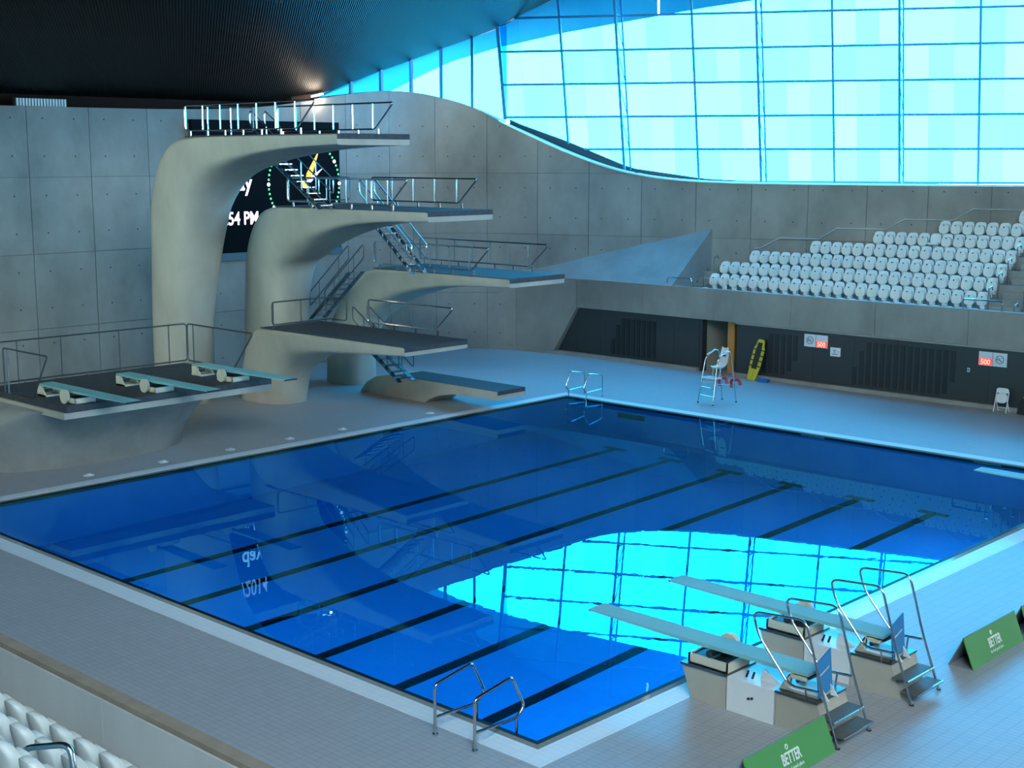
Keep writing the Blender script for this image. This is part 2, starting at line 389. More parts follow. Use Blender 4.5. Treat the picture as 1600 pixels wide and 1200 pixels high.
for k, a in enumerate(AK):
    lo, hi = interp(LOWB, a)-.1, interp(HIGHB, a)
    if k in (2, 4, 6, 8, 10, 12):          # truss mullions: two chords with zigzag lacing
        m = MB(); m.bar(gp(a, lo, .06), gp(a, hi, .06), .07, .10, EN); m.bar(gp(a-.20, lo, .75), gp(a-.20, hi, .75), .11, .12, EN)
        z = lo; fl_ = 0
        for b_ in BK:
            if lo < b_ < hi-.7: m.bar(gp(a, b_, .06), gp(a-.20, b_, .75), .05, .06, EN); m.bar(gp(a, b_, .06), gp(a-.20, b_+1.5, .75), .04, .04, EN)
        m.build('truss_mullion', FRAME, win)
    else:
        MB().bar(gp(a, lo, .05), gp(a, hi, .05), .10 if k else .16, .16, EN).build('mullion', FRAME, win)
for b_ in BK:
    a0 = 0.0
    while a0 < 40 and not (interp(LOWB, a0)-.05 < b_ < interp(HIGHB, a0)): a0 += .05
    if a0 < 39: MB().bar(gp(a0, b_, .05), gp(40.6, b_, .05), .09, .10, E2).build('transom', FRAME, win)
m = MB(); a_s = [.2+.5*i for i in range(30)]            # dark upstand below the glass
m.rings([[gp(a, interp(LOWB, a), .02), gp(a, interp(LOWB, a), -.12), gp(a, interp(LOWB, a)-1.2, -.12), gp(a, interp(LOWB, a)-1.2, .02)] for a in a_s])
struct(m.build('trim_2', mat('dark_blue_upstand', (.015, .06, .10), .5), smooth=40), 'dark curved upstand under the big window')
# clerestory between the wall top and the roof
ML = [44.57, 46.37, 48.18, 49.91, 51.42, 52.85, 54.37]
JL = [(44.38, 12.04), (45.32, 12.35), (46.38, 12.71), (48.19, 13.33), (49.93, 13.9), (51.44, 14.49), (52.78, 15.01), (54.4, 15.6)]
for a, b_ in zip(ML, ML[1:]):
    rs = []
    for k in range(5):
        q = a+(b_-a)*k/4; oo = -.3-.33*max(0, (q-50)/4.37); rs.append([upos(q, oo, top(q)-.06), upos(q, oo, max(interp(JL, q)+.05, top(q))), upos(q, oo-.02, max(interp(JL, q)+.05, top(q))), upos(q, oo-.02, top(q)-.06)])
    MB().rings(rs).build('clerestory_pane', GLASS, win)
for q in ML[1:-1]:
    MB().bar(upos(q, -.22, top(q)-.1), upos(q, -.22, interp(JL, q)+.1), .13, .16, upos(q, 1)-upos(q, 0)).build('clerestory_mullion', FRAME, win)
sb = MB(); sb.bar(gp(40.6, -4, -.2), gp(62, -4, -.2), .3, .3)
m = MB().prism([gp(40.6, -6), gp(85, -6), gp(85, 13), gp(40.6, 13)], -EN*.4); struct(m.build('wall_far_right', CONC2), 'plain wall beyond the big window')

# roof: ceiling, and the overhang outside seen through the glass
jc = []                                                     # roof edge from far left to right
for q in [-15+2.2*i for i in range(27)]:
    jc.append(upos(q, -.8, 11.75))
jc = [p for p in jc if p.y < -1.6]
for q, z in [(44.38, 12.2)] + JL[1:]:
    jc.append(upos(q, -.34, z+.02))
for a in (1.38, 2.66, 4.2, 6, 9, 12.4, 18, 24, 30, 40, 52, 64, 80): jc.append(gp(a, interp(HIGHB, a), -.03))
dirn = Vector((.69, -.724, 0))
ds = [0, 2, 5, 9, 14, 20, 28, 38, 50, 64, 80]
m = MB()
rs = [[p + dirn*d + Vector((0, 0, .10*d + (.16*(d-22) if d > 22 else 0))) for p in jc] for d in ds]
m.rings(rs, cap=False, closed=False); m.rings([[p+Vector((0, 0, .5)) for p in r] for r in rs], cap=False, closed=False)
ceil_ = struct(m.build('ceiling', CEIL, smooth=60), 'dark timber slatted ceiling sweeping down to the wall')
m = MB().rings([[upos(q, -.3 if q > 42.5 else -.78, 10.9), upos(q, -.3 if q > 42.5 else -.78, 12.3), upos(q, -.9, 12.3), upos(q, -.9, 10.9)] for q in [-15+2*i for i in range(29)]+[42, 43, 44.0, 44.57]])
struct(m.build('trim_3', mat('dark_red_timber_edge', (.018, .006, .003), .7, spec=.1)), 'dark red timber edge above the left wall')
EE = [(-21.33, 6.68, 11.61), (-20.2, 7.33, 12.2), (-19.03, 8.01, 12.83), (-17.6, 8.85, 13.6), (-16.3, 9.58, 14.2), (-14.27, 10.76, 14.82), (-11.36, 12.44, 15.48), (-8.74, 13.95, 15.94), (-5.2, 16.0, 16.55), (-3.15, 17.18, 16.84), (2.48, 20.43, 17.69), (20, 30.5, 19.6), (45, 45, 21.2)]
JJ = [upos(44.4, -.4, 12.1), upos(46.4, -.4, 12.75), upos(48.2, -.4, 13.4), upos(50.5, -.4, 14.15), upos(52, -.4, 14.75), upos(54, -.4, 15.6), gp(2.66, 5.7, -.05), gp(6, 6.87, -.05), gp(9, 7.72, -.05), gp(12.4, 8.47, -.05), gp(20, 9.5, -.05), gp(40, 10.5, -.05), gp(64, 10.9, -.05)]
m = MB(); up5 = Vector((0, 0, .5))
m.rings([[Vector(a), Vector(b_), Vector(b_)+up5, Vector(a)+up5] for a, b_ in zip(JJ, [Vector(e) for e in EE])])
struct(m.build('roof_overhang', mat('pale_soffit', (.27, .28, .28), .6), smooth=50), 'roof overhang outside the window')
struct(MB().prism([gp(-30, 0, -2), gp(70, 0, -2), gp(70, 0, -60), gp(-30, 0, -60)], (0, 0, -.3)).build('ground_outside', mat('dark_paving', (.10, .10, .10), .8)), 'paved ground outside the window').location.z = -11.5
# rest of the hall shell behind the camera
m = MB()
m.bb(-16, 62, -60, -59.2, 0, 9.2); m.bb(-16, -13, -60, -59.2, 9.2, 30); m.bb(20, 62, -60, -59.2, 9.2, 30); m.bb(-13, 20, -60, -59.2, 17.2, 30)
struct(m.build('wall_near', CONC2), 'wall behind the near stand')
w2 = struct(bpy.data.objects.new('window_2', None), 'window wall on the opposite side of the hall'); C.objects.link(w2)
for i in range(11): MB().bb(-13+3.0*i, -13+3.0*i+2.9, -59.62, -59.6, 9.2, 17.2).build('glass_pane', CLEAR, w2)
struct(MB().bb(61, 62, -60, 34, 0, 30).build('wall_right', CONC2), 'end wall of the hall')

# ------------------------------------------------------------------ lower wall, fascia, dark timber wall
LP = [(-13.6, 6.9), (-12.4, 7.85), (-10.7, 8.4), (-8.6, 8.75), (-7.2, 8.88), (-5, 8.97), (-2, 9.0)]
def ly(x):
    return interp([(a, b_) for a, b_ in LP], x)
fas = struct(bpy.data.objects.new('wall_fascia', None), 'concrete terrace front above the dark timber wall'); C.objects.link(fas)
# left piece with the slanted edge
poly = [(-12.6, 0), (-8.62, 0), (-7.2, 2.33), (-7.2, 3.69), (-12.6, 3.69)]
def lpiece(xs, zlo, zhi, mat_, name='concrete_panel', th=.35, front=0.0):
    rs = []
    for x in xs:
        y = ly(x)-front; rs.append([(x, y, zlo(x)), (x, y, zhi(x)), (x, y+th, zhi(x)), (x, y+th, zlo(x))])
    return MB().rings(rs).build(name, mat_, fas, smooth=30)
sl = lambda x: max(0.0, min(2.33, (x+8.62)/1.42*2.33))
lpiece([-12.9, -12.4, -11.6, -10.72], lambda x: -.05, lambda x: 3.69, CONC)
lpiece([-10.70, -9.8, -8.62, -8.2, -7.7, -7.22], sl, lambda x: 3.69, CONC)
x = -7.2
while x < 40:
    x1 = x+3.9; lpiece([x+.008, (x+x1)/2, x1-.008], lambda q: 2.33, lambda q: 3.69, CONC); x = x1
pl = MB()
for a, b_ in ((-13.2, -.15), (1.75, 45)):
    xs = [a+(b_-a)*i/16 for i in range(17)]
    pl.rings([[(q, ly(q)-.14, 0), (q, ly(q)-.14, .16), (q, ly(q)+.3, .16), (q, ly(q)+.3, 0)] for q in xs])
struct(pl.build('baseboard_far', CONC2), 'low grey concrete kerb along the wall foot')
# timber boards behind the opening, one panel per bay, vertical slats where the vents are
dk = struct(bpy.data.objects.new('wall_timber', None), 'dark timber wall below the seating terrace'); C.objects.link(dk)
xs = [-8.7+1.42*i for i in range(7)]
for a, b_ in zip(xs, xs[1:]): MB().bb(a+.004, min(b_, -.15)-.004, 9.08, 9.3, .1, 2.5).build('timber_panel', TIMB, dk)
x = 1.8
while x < 42:
    MB().bb(x+.006, x+1.9-.006, 9.06, 9.3, .1, 2.5).build('timber_panel', TIMB, dk); x += 1.9
for x0, x1, lean, zt, zb in ((2.75, 5.0, .16, 2.02, .3), (7.35, 12.1, .30, 2.05, .28), (-5.3, -2.4, .1, 2.0, .3), (16.5, 21, .3, 2.05, .28)):
    nsl = int((x1-x0)/.30)
    for k in range(nsl):
        xx = x0+.3*k+.1; f0 = (xx-x0)/(x1-x0)
        hi = min(zt, zb+.5+(xx-x0)*2.2); lo = max(zb, zt-.5-(x1-xx)*1.6) if lean > .12 else zb
        if hi-lo > .25: MB().bb(xx, xx+.19, 9.035, 9.1, lo, hi).build('slat', TIMB2, dk)
MB().bb(1.75, 45, 8.99, 9.06, 2.26, 2.32).build('head_trim', CONC2, dk)
# recess with an orange timber column
rc = struct(bpy.data.objects.new('door_1', None), 'open recess in the dark wall'); C.objects.link(rc)
MB().bb(-.15, -.02, 9.06, 9.42, 0, 2.5).build('dark_jamb', TIMB, rc); MB().bb(-.15, -.04, 9.42, 11.3, 0, 2.5).build('side_wall', BEIGE, rc); MB().bb(-.04, 1.7, 11.1, 11.3, 0, 2.5).build('back_wall', BEIGE, rc)
MB().bb(1.66, 1.8, 9.3, 11.3, 0, 2.5).build('side_wall', BEIGE, rc); MB().bb(-.15, 1.8, 9.1, 11.3, 2.33, 2.5).build('soffit', CONC2, rc)
MB().bb(1.08, 1.42, 9.45, 9.8, 0, 2.34).build('timber_column', ORANGE, rc); MB().bb(.96, 1.06, 9.6, 9.8, 0, 2.34).build('blue_strip', SIGNB, rc)
# sloping concrete wedge between fascia and wall
ws = [(-12.4, 7.95, 3.7), (-9.74, 8.95, 4.2), (-7.91, 9.66, 4.65), (-4.96, 10.84, 5.4), (-1.75, 12.13, 6.2)]
rs = [[(x, ly(x)+.02, 3.66), (x, y+.03, z), (x, y+.03, 3.0), (x, ly(x)+.3, 3.0)] for x, y, z in ws]
struct(MB().rings(rs).build('trim_4', noisy('smooth_wedge_concrete', (.20, .21, .21), (.29, .30, .30), .6, .5), smooth=30), 'sloping triangular concrete wedge beside the far seats')

# far seating terrace
ter = struct(bpy.data.objects.new('floor_terrace', None), 'stepped concrete seating terrace'); C.objects.link(ter)
RY = [9.9+.8*k for k in range(9)]; RZ = [2.92+.5*k for k in range(9)]       # floor level under each row
def uwx(y):                                                                  # x of the concrete wall at a given y
    return interp([(7.9, -12), (9.4, -8.5), (11.2, -4), (12.4, -1), (13.5, 2.5), (16.1, 11), (20.4, 25)], y)
for k in range(9):
    x0 = max(-1.75, uwx(RY[k]+.3)); MB().bb(x0, 45, RY[k]-.42, RY[k]+.38 if k < 8 else RY[k]+2, RZ[k]-.42-(.3 if k else 0), RZ[k]).build('terrace_step', CONC2, ter)
for k in range(8):                                                            # half steps in the two stair aisles
    if k < 3: MB().bb(-1.75, -1.15, RY[k]+.05, RY[k]+.38, RZ[k], RZ[k]+.25).build('aisle_step', CONC2, ter)
    MB().bb(12.45, 13.6, RY[k]+.0, RY[k]+.38, RZ[k], RZ[k]+.25).build('aisle_step', CONC2, ter)

# ------------------------------------------------------------------ seats
def plate(mb, cx, cy, cz, w_, h_, th, n_=3.2, curv=.05, tilt=0.0, seg=20):
    """rounded shell standing in the XZ plane, facing -Y"""
    def P_(u, v, side):
        x = u*w_/2; z = v*h_/2; y = -curv*u*u + tilt*z + side*th/2
        return Vector((cx+x, cy+y, cz+z))
    fr = []; rad = (.35, .75, .95, 1.0)
    def ring(r, side):
        o = []
        for k in range(seg):
            t = 2*PI*k/seg; c, s_ = math.cos(t), math.sin(t)
            o.append(P_(r*math.copysign(abs(c)**(2/n_), c), r*math.copysign(abs(s_)**(2/n_), s_), side))
        return o
    rs = [ring(.35, -1), ring(.8, -1), ring(.96, -.85), ring(1.0, 0), ring(.96, .85), ring(.8, 1), ring(.35, 1)]
    return mb.rings(rs)
def seat_meshes():
    b = plate(MB(), 0, .16, .52, .49, .50, .05, 3.4, .07, .16).mesh('backrest', 50)
    p = plate(MB(), 0, .02, .44, .45, .42, .09, 3.0, .03, .10).mesh('seat_pan', 50)
    hd = MB().disc((0, -.05, .59), (0, 1, 0), .026, .02, 8).mesh('finger_hole')
    br = MB().bb(-.03, .03, .0, .2, .0, .30); br.bb(-.09, .09, .02, .16, .12, .26); br = br.mesh('bracket')
    po = MB(); plate(po, 0, 0, 0, .45, .42, .09, 3.0, .03, 0)
    po.v = [(x, -.16+z, .34+(-y)) for x, y, z in po.v]; po = po.mesh('seat_pan', 50)
    for me, mt in ((b, SEAT), (p, SEAT), (hd, BLK), (br, SEAT), (po, SEAT)): me.materials.append(mt)
    return b, p, hd, br, po
SB, SP, SH, SBR, SPO = seat_meshes()
NB = plate(MB(), 0, .17, .53, .37, .44, .11, 2.4, .05, .20).mesh('backrest', 60); NP = plate(MB(), 0, .02, .42, .36, .38, .10, 2.8, .03, .12).mesh('seat_pan', 60)
lk = MB(); lk.rings([[Vector((x, y-.015, z+h)), Vector((x, y+.015, z+h)), Vector((x, y+.015, z-h)), Vector((x, y-.015, z-h))] for x, y, z, h in ((-.10, .25, .46, .04), (-.17, .24, .42, .06), (-.22, .21, .39, .07), (-.27, .17, .39, .07), (-.31, .14, .42, .05))]); NL = lk.mesh('arm_link', 60)
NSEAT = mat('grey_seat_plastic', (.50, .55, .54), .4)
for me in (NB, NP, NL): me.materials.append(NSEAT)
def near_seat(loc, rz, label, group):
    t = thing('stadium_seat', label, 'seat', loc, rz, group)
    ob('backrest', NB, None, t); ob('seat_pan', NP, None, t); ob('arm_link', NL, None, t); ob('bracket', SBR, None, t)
ORD = ['first', 'second', 'third', 'fourth', 'fifth', 'sixth', 'seventh', 'eighth', 'ninth', 'tenth', 'eleventh', 'twelfth', 'thirteenth', 'fourteenth', 'fifteenth', 'sixteenth', 'seventeenth', 'eighteenth', 'nineteenth', 'twentieth', 'twenty-first', 'twenty-second', 'twenty-third', 'twenty-fourth', 'twenty-fifth', 'twenty-sixth', 'twenty-seventh']
def seat(loc, rz, label, group, opened=False):
    t = thing('stadium_seat', label, 'seat', loc, rz, group)
    ob('backrest', SB, None, t); p = ob('seat_pan', SPO if opened else SP, None, t)
    if not opened: ob('finger_hole', SH, None, p)
    ob('bracket', SBR, None, t)
    return t
ENDX = [-.60, -.68, -.62, .55, 3.2, 5.8, 8.35, 11.4]; PITCH = .527
RN = ['half-hidden parapet row', 'lowest full row', 'second full row', 'third full row', 'fourth full row', 'fifth full row', 'sixth full row', 'topmost row']
for k in range(8):
    nst = int((12.25-ENDX[k])/PITCH)+1
    for i in range(nst):
        x = 12.02-PITCH*(nst-1-i)
        if k == 7: x = 11.45+PITCH*i
        op = (k == 5 and i == 5)
        lab = 'pale folding seat, %s from left in %s of far terrace' % (ORD[i], RN[k]) if not op else 'pale grey seat with its pan folded down, fifth full row of far terrace'
        seat((x, RY[k], RZ[k] + (.02 if k else -.06)), 0, lab, 'folding seats on the far terrace', op)

# aisle hook rails and parapet loops
def hook(x, y, z, label):
    t = thing('aisle_handrail', label, 'handrail', (x, y, z), 0, 'short aisle handrails on far terrace')
    MB().tube(fillet([(0, 0, 0), (0, 0, .78), (0, .0, .95), (.0, .28, 1.02), (0, .34, .88)], .1), .022).build('post', DSTEEL, t, 40)
    MB().tube([(0, .0, .95), (0, .28, 1.02)], .03).build('grip', STEEL, t, 40)
for k in range(3): hook(-1.05, RY[k]-.2, RZ[k], 'short curved handrail post on left stair aisle, %s from the bottom' % ORD[k])
for k in range(1, 6): hook(12.36, RY[k]-.2, RZ[k], 'short curved handrail post at the right row ends, %s from the bottom' % ORD[k-1])
for k in range(3): hook(13.75, RY[k]-.2, RZ[k], 'short curved handrail post on far side of right aisle, %s from bottom' % ORD[k])
for x0, x1, w_ in ((-2.1, -.75, 'beside the concrete wedge'), (11.95, 13.5, 'at the foot of the right stair aisle')):
    t = thing('parapet_rail', 'low chrome guard loop on the terrace parapet ' + w_, 'handrail', (x0, 9.2, 3.69))
    L = x1-x0; MB().tube(fillet([(0, 0, 0), (0, 0, .36), (L, 0, .36), (L, 0, 0)], .12), .03).build('loop', STEEL, t, 40)
    for q in (0, L): MB().disc((q, 0, .01), (0, 0, 1), .06, .02, 12).build('base_plate', STEEL, t)
hr = thing('wall_handrail', 'long zigzag steel handrail climbing the concrete wall above far seats', 'handrail', (.3, 12.7, 5.2))
HP = [(.16, 12.79, 5.27), (.44, 12.87, 5.31), (1.28, 13.13, 5.79), (2.95, 13.64, 5.78), (3.72, 13.88, 6.28), (5.73, 14.49, 6.27), (6.52, 14.73, 6.73), (8.44, 15.32, 6.72), (9.22, 15.56, 7.22), (11.13, 16.14, 7.2), (11.9, 16.38, 7.7), (13.9, 17.0, 7.7)]
hp = [Vector(p)+Vector((.04, -.13, 0))-Vector((.3, 12.7, 5.2)) for p in HP]
MB().tube(hp, .026).build('rail', PALE, hr, 40)
for p in hp[1::2]: MB().tube([p, p+Vector((-.02, .09, -.05))], .012, 6).build('bracket', STEEL, hr)

# ------------------------------------------------------------------ diving platforms
def loft(secs, Yc, name, mt, parent, seg=32, sub=3, sharp=38):
    V = [list(s) for s in secs]; out = []
    for i in range(len(V)-1):
        p0 = V[max(i-1, 0)]; p1 = V[i]; p2 = V[i+1]; p3 = V[min(i+2, len(V)-1)]
        for k in range(sub):
            t = k/sub
            out.append([.5*((2*b)+(-a+c)*t+(2*a-5*b+4*c-d)*t*t+(-a+3*b-3*c+d)*t**3) for a, b, c, d in zip(p0, p1, p2, p3)])
    out.append(V[-1]); rs = []
    for xo, zo, xi, zi, wo, wi, n_, dy in out:
        r = []
        for k in range(seg):
            t = 2*PI*(k+.5)/seg; c, s_ = math.cos(t), math.sin(t)
            u = math.copysign(abs(c)**(2/n_), c); v = math.copysign(abs(s_)**(2/n_), s_)
            f = (u+1)/2; r.append((xo+(xi-xo)*f, Yc+dy+v*(wo+(wi-wo)*f), zo+(zi-zo)*f))
        rs.append(r)
    return MB().rings(rs).build(name, mt, parent, sharp)
def colsec(z, xc, a, w_, n_=2.8): return (xc-a, z, xc+a, z, w_, w_, n_, 0)
def side_rail(parent, y, x0, x1, z, zl=.2, zh=1.06, legs=True, closed_left=True, npost=None, nm='railing'):
    """loop-shaped guard rail along X, raked back at its front end"""
    loop = fillet([(x0, y, z+zh), (x1, y, z+zh), (x1-.95, y, z+zl), (x0, y, z+zl)], .14, 4, True)
    r = MB().tube(loop, .027, 8, True).build(nm, DSTEEL if legs == 'dark' else STEEL, parent, 40)
    n_ = npost or max(2, int((x1-.9-x0)/1.0)+1)
    for i in range(n_):
        xx = x0+.05+(x1-1.1-x0)*i/(n_-1)
        MB().tube([(xx, y, z+zl), (xx, y, z+zh)], .022, 8).build('post', STEEL, r, 40)
        MB().bb(xx+.22, xx+.29, y-.02, y+.02, z-.03, z+zl).build('foot', STEEL, r)
    return r
def platform(label, secs, Yc, top_, x0, x1, hw, rails, n=None, edge=.16):
    t = thing('diving_platform', label, 'diving platform', (secs[0][0]/2+secs[0][2]/2, Yc, 0), 0, 'concrete diving platforms')
    o = t.location.copy()
    b = loft(secs, Yc, 'concrete_body', DIVE, t); m_ = MB().bb(x0, x1, Yc-hw+.07, Yc+hw-.05, top_-.02, top_+.016).build('grip_mat', MATD, t); MB().bb(x1-.06, x1+.014, Yc-hw+.015, Yc+hw-.015, top_-edge, top_+.016).build('front_edge', MATD, t)
    for y, a, c, cl in rails: side_rail(t, y, a, c, top_)
    for ch in t.children: ch.location = -o
    return t
S10 = [colsec(-.0, -10.0, 1.0, .9), colsec(2.2, -9.87, 1.12, .95), colsec(4.0, -9.68, 1.2, 1.02), colsec(5.7, -9.38, 1.3, 1.12), colsec(6.6, -9.2, 1.36, 1.2),
       (-10.3, 7.6, -7.45, 7.55, 1.32, 1.2, 3.0, 0), (-9.7, 8.85, -6.75, 8.32, 1.44, 1.25, 3.4, 0), (-8.85, 9.65, -6.0, 8.78, 1.5, 1.28, 4.2, 0), (-7.8, 10.02, -5.0, 9.1, 1.53, 1.32, 6, 0),
       (-6.2, 10.11, -3.9, 9.35, 1.54, 1.36, 9, 0), (-3.2, 10.11, -2.2, 9.57, 1.54, 1.4, 11, 0), (-.5, 10.11, -.6, 9.69, 1.54, 1.46, 12, 0), (1.5, 10.11, 1.5, 9.76, 1.54, 1.52, 14, 0)]
S75 = [colsec(0, -9.45, 1.28, .92), colsec(1.9, -9.2, 1.3, .95), colsec(3.2, -9.05, 1.32, 1.0), colsec(4.25, -8.9, 1.3, 1.08), (-9.85, 5.3, -7.35, 5.2, 1.28, 1.15, 3.0, 0),
       (-9.4, 6.25, -6.6, 5.62, 1.43, 1.2, 3.4, 0), (-8.85, 6.95, -5.8, 6.06, 1.5, 1.25, 4, 0), (-7.95, 7.42, -4.85, 6.47, 1.54, 1.28, 6, 0), (-6.5, 7.56, -3.4, 6.85, 1.57, 1.34, 9, 0),
       (-3.4, 7.56, -1.3, 7.10, 1.57, 1.42, 11, 0), (1.5, 7.56, 1.5, 7.22, 1.57, 1.55, 14, 0)]
S5 = [colsec(0, -9.15, 1.03, .9), colsec(1.4, -9.1, .95, .9), (-9.7, 2.6, -7.6, 2.6, .95, .9, 3.0, 0), (-8.8, 3.7, -6.75, 3.15, 1.1, .95, 3.2, 0), (-7.7, 4.5, -5.6, 3.75, 1.32, 1.05, 4, 0),
      (-6.5, 4.98, -4.3, 4.16, 1.48, 1.15, 7, 0), (-5.2, 5.06, -2.9, 4.42, 1.5, 1.25, 9, 0), (-2.4, 5.06, -1.0, 4.62, 1.5, 1.35, 11, 0), (1.5, 5.06, 1.5, 4.74, 1.5, 1.48, 14, 0)]
S3 = [colsec(0, -8.1, 1.45, 1.0), colsec(.6, -8.02, 1.45, 1.03), (-9.15, 1.4, -6.35, 1.15, 1.15, 1.05, 2.8, 0), (-8.75, 2.1, -5.8, 1.6, 1.28, 1.1, 3, 0), (-8.15, 2.65, -5.0, 2.0, 1.4, 1.18, 3.6, 0),
      (-7.4, 2.95, -3.9, 2.27, 1.48, 1.25, 6, 0), (-6.2, 3.04, -2.7, 2.43, 1.5, 1.3, 9, 0), (-3.0, 3.04, -.8, 2.58, 1.5, 1.4, 11, 0), (1.25, 3.04, 1.25, 2.74, 1.5, 1.49, 14, 0)]
p10 = platform('tallest curved concrete diving platform, beside the scoreboard', S10, -11.17, 10.11, -7.0, 1.5, 1.54, [(-12.66, -6.9, .42, 1), (-9.7, -5.5, .8, 1)])
p75 = platform('second tallest curved concrete diving platform with long dark-edged slab', S75, -7.31, 7.56, -7.0, 1.5, 1.57, [(-8.84, -6.1, .52, 1), (-5.8, -4.9, .8, 1)])
p5 = platform('middle-height concrete diving platform with the blue-lit top', S5, -3.4, 5.06, -6.0, 1.5, 1.5, [(-4.84, -5.9, .45, 1), (-1.95, -6.4, .72, 1)])
p3 = platform('low wide concrete diving platform on an arched base, nearest the stand', S3, -8.27, 3.04, -6.9, 1.25, 1.5, [(-6.84, -4.0, .62, 1)])
def add_rail(t, pts, r=.025, nm='railing', closed=False):
    o = MB().tube(fillet(pts, .14, 4, closed), r, 8, closed).build(nm, DSTEEL, t, 40); o.location = -t.location; return o
z = 3.04
r = add_rail(p3, [(-6.2, -9.66, z+1.0), (-6.2, -9.66, z+.16), (-6.2, -6.9, z+.16), (-5.2, -6.9, z+.16), (-5.2, -6.9, z+1.0), (-6.2, -6.9, z+1.0)], closed=True)
for y in (-9.6, -8.3, -7.1): MB().tube([(-6.2, y, z), (-6.2, y, z+1.0)], .02).build('post', DSTEEL, r)
for t_, zz, y0, y1, xx in ((p10, 10.11, -12.66, -9.7, -6.95), (p75, 7.56, -8.84, -5.8, -6.15)):
    r = add_rail(t_, [(xx, y0, zz+.2), (xx, y1, zz+.2), (xx, y1, zz+1.06), (xx, y0, zz+1.06)], closed=True)
    for k in range(1, 3): y = y0+(y1-y0)*k/3; MB().tube([(xx, y, zz), (xx, y, zz+1.06)], .02).build('post', STEEL, r)
# one metre platform: low wedge-backed plinth with a cantilever
t = thing('diving_platform', 'lowest diving platform, a flat concrete plinth at the pool edge', 'diving platform', (-5, -4, 0), 0, 'concrete diving platforms')
pf = [(-7.0, 0), (-6.6, .42), (-6.0, .72), (-5.2, .86), (.75, .86), (.75, .56), (-1.6, .50), (-2.4, .36), (-2.9, .16), (-3.15, 0)]
rs = []
for y, k in ((-4.76, 1), (-3.24, 1)): rs.append([(x+5, y+4, z) for x, z in pf])
MB().rings(rs).build('concrete_body', DIVE, t, 30)
MB().bb(-4.9+5, .762+5, -4.74+4, -3.26+4, .72, .875).build('grip_mat', MATD, t)

def stair(label, x0, z0, x1, z1, y0, y1, n_, mt=STEEL, rail=True):
    t = thing('platform_stair', label, 'stairs', ((x0+x1)/2, (y0+y1)/2, min(z0, z1)), 0, 'steel stairs between platforms')
    o = t.location.copy(); A = Vector((x0, 0, z0)); B = Vector((x1, 0, z1))
    for y in (y0, y1):
        MB().bar(A+Vector((0, y, -.06)), B+Vector((0, y, -.06)), .03, .20, (0, 1, 0)).build('stringer', mt, t)
    for k in range(n_):
        p = A.lerp(B, (k+.6)/n_); MB().bb(p.x-.13, p.x+.13, y0+.02, y1-.02, p.z-.03, p.z).build('tread', mt, t)
    if rail:
        for y in (y0-.03, y1+.03):
            a, b_ = A+Vector((0, y, 1.0)), B+Vector((0, y, 1.0)); up_ = Vector((0, 0, -.55))
            hr_ = MB().tube(fillet([a, b_, b_+up_, a+up_], .12, 4, True), .022, 8, True).build('handrail', STEEL if mt is STEEL else DSTEEL, t, 40)
            for f in (.25, .75): q = a.lerp(b_, f); MB().tube([q, q+Vector((0, 0, -1.02))], .018).build('post', mt, hr_)
    for ch in t.children: ch.location = -o
    return t
stair('shiny steel stair from the tallest platform down to the next', -7.3, 10.1, -3.35, 7.62, -9.55, -8.95, 12)
stair('steel stair between second tallest and middle diving platform', -5.7, 7.55, -2.75, 5.1, -5.68, -4.98, 11)
stair('dark steel stair climbing from the low wide platform to the middle one', -5.75, 5.05, -8.2, 3.05, -6.25, -5.55, 9, DSTEEL)
stair('small dark stair under the low wide platform down to the lowest plinth', -6.3, 2.6, -3.6, .9, -5.65, -4.95, 8, DSTEEL)

# ------------------------------------------------------------------ three metre springboard stand
t = thing('springboard_stand', 'broad concrete stand carrying three springboards, at left pool side', 'diving stand', (-4, -17.6, 0)); o = t.location.copy()
rs = []
for z, xc, yc, a, b_, n_ in ((0, -4.9, -18.7, 2.2, 3.5, 2.6), (.7, -4.8, -18.6, 2.3, 3.6, 2.7), (1.4, -4.55, -18.45, 2.5, 3.8, 2.9), (1.85, -4.2, -18.2, 2.7, 3.7, 3.4), (2.02, -4.0, -17.9, 2.8, 3.7, 5)):
    rs.append([(xc+a*math.copysign(abs(math.cos(q))**(2/n_), math.cos(q)), yc+b_*math.copysign(abs(math.sin(q))**(2/n_), math.sin(q)), z) for q in [2*PI*(k+.5)/40 for k in range(40)]])
MB().rings(rs).build('concrete_body', CONC2, t, 40)
MB().bb(-5.6, -.55, -21.28, -13.95, 1.93, 2.12).build('concrete_slab', DIVE, t); MB().bb(-5.55, -.53, -21.20, -13.97, 2.12, 2.30).build('grip_mat', MATD, t)
def loop_rail(pts, posts, r=.026):
    k = MB().tube(fillet(pts, .14, 4, True), r, 8, True).build('railing', DSTEEL, t, 40)
    for a, b_ in posts: MB().tube([a, b_], .02).build('post', DSTEEL, k)
z = 2.3
loop_rail([(-5.3, -20.9, z+.12), (-5.3, -13.98, z+.12), (-5.3, -13.98, z+1.4), (-5.3, -20.9, z+1.4)], [((-5.3, y, z-.05), (-5.3, y, z+1.4)) for y in (-20.2, -18.7, -16.6, -14.7)])
loop_rail([(-5.25, -13.98, z+1.4), (-1.45, -13.98, z+1.38), (-2.55, -13.98, z+.12), (-5.25, -13.98, z+.12)], [((x, -13.98, z-.05), (x, -13.98, z+1.4)) for x in (-4.9, -3.7)])
k = MB().tube(fillet([(-4.3, -21.15, z-.1), (-4.3, -21.15, z+1.36), (-1.58, -21.15, z+1.36), (-2.55, -21.15, z+.02)], .12), .026).build('railing', DSTEEL, t, 40)
MB().tube([(-4.05, -21.15, z), (-4.05, -21.15, z+1.36)], .03).build('post', STEEL, k)
for ch in t.children: ch.location = -o
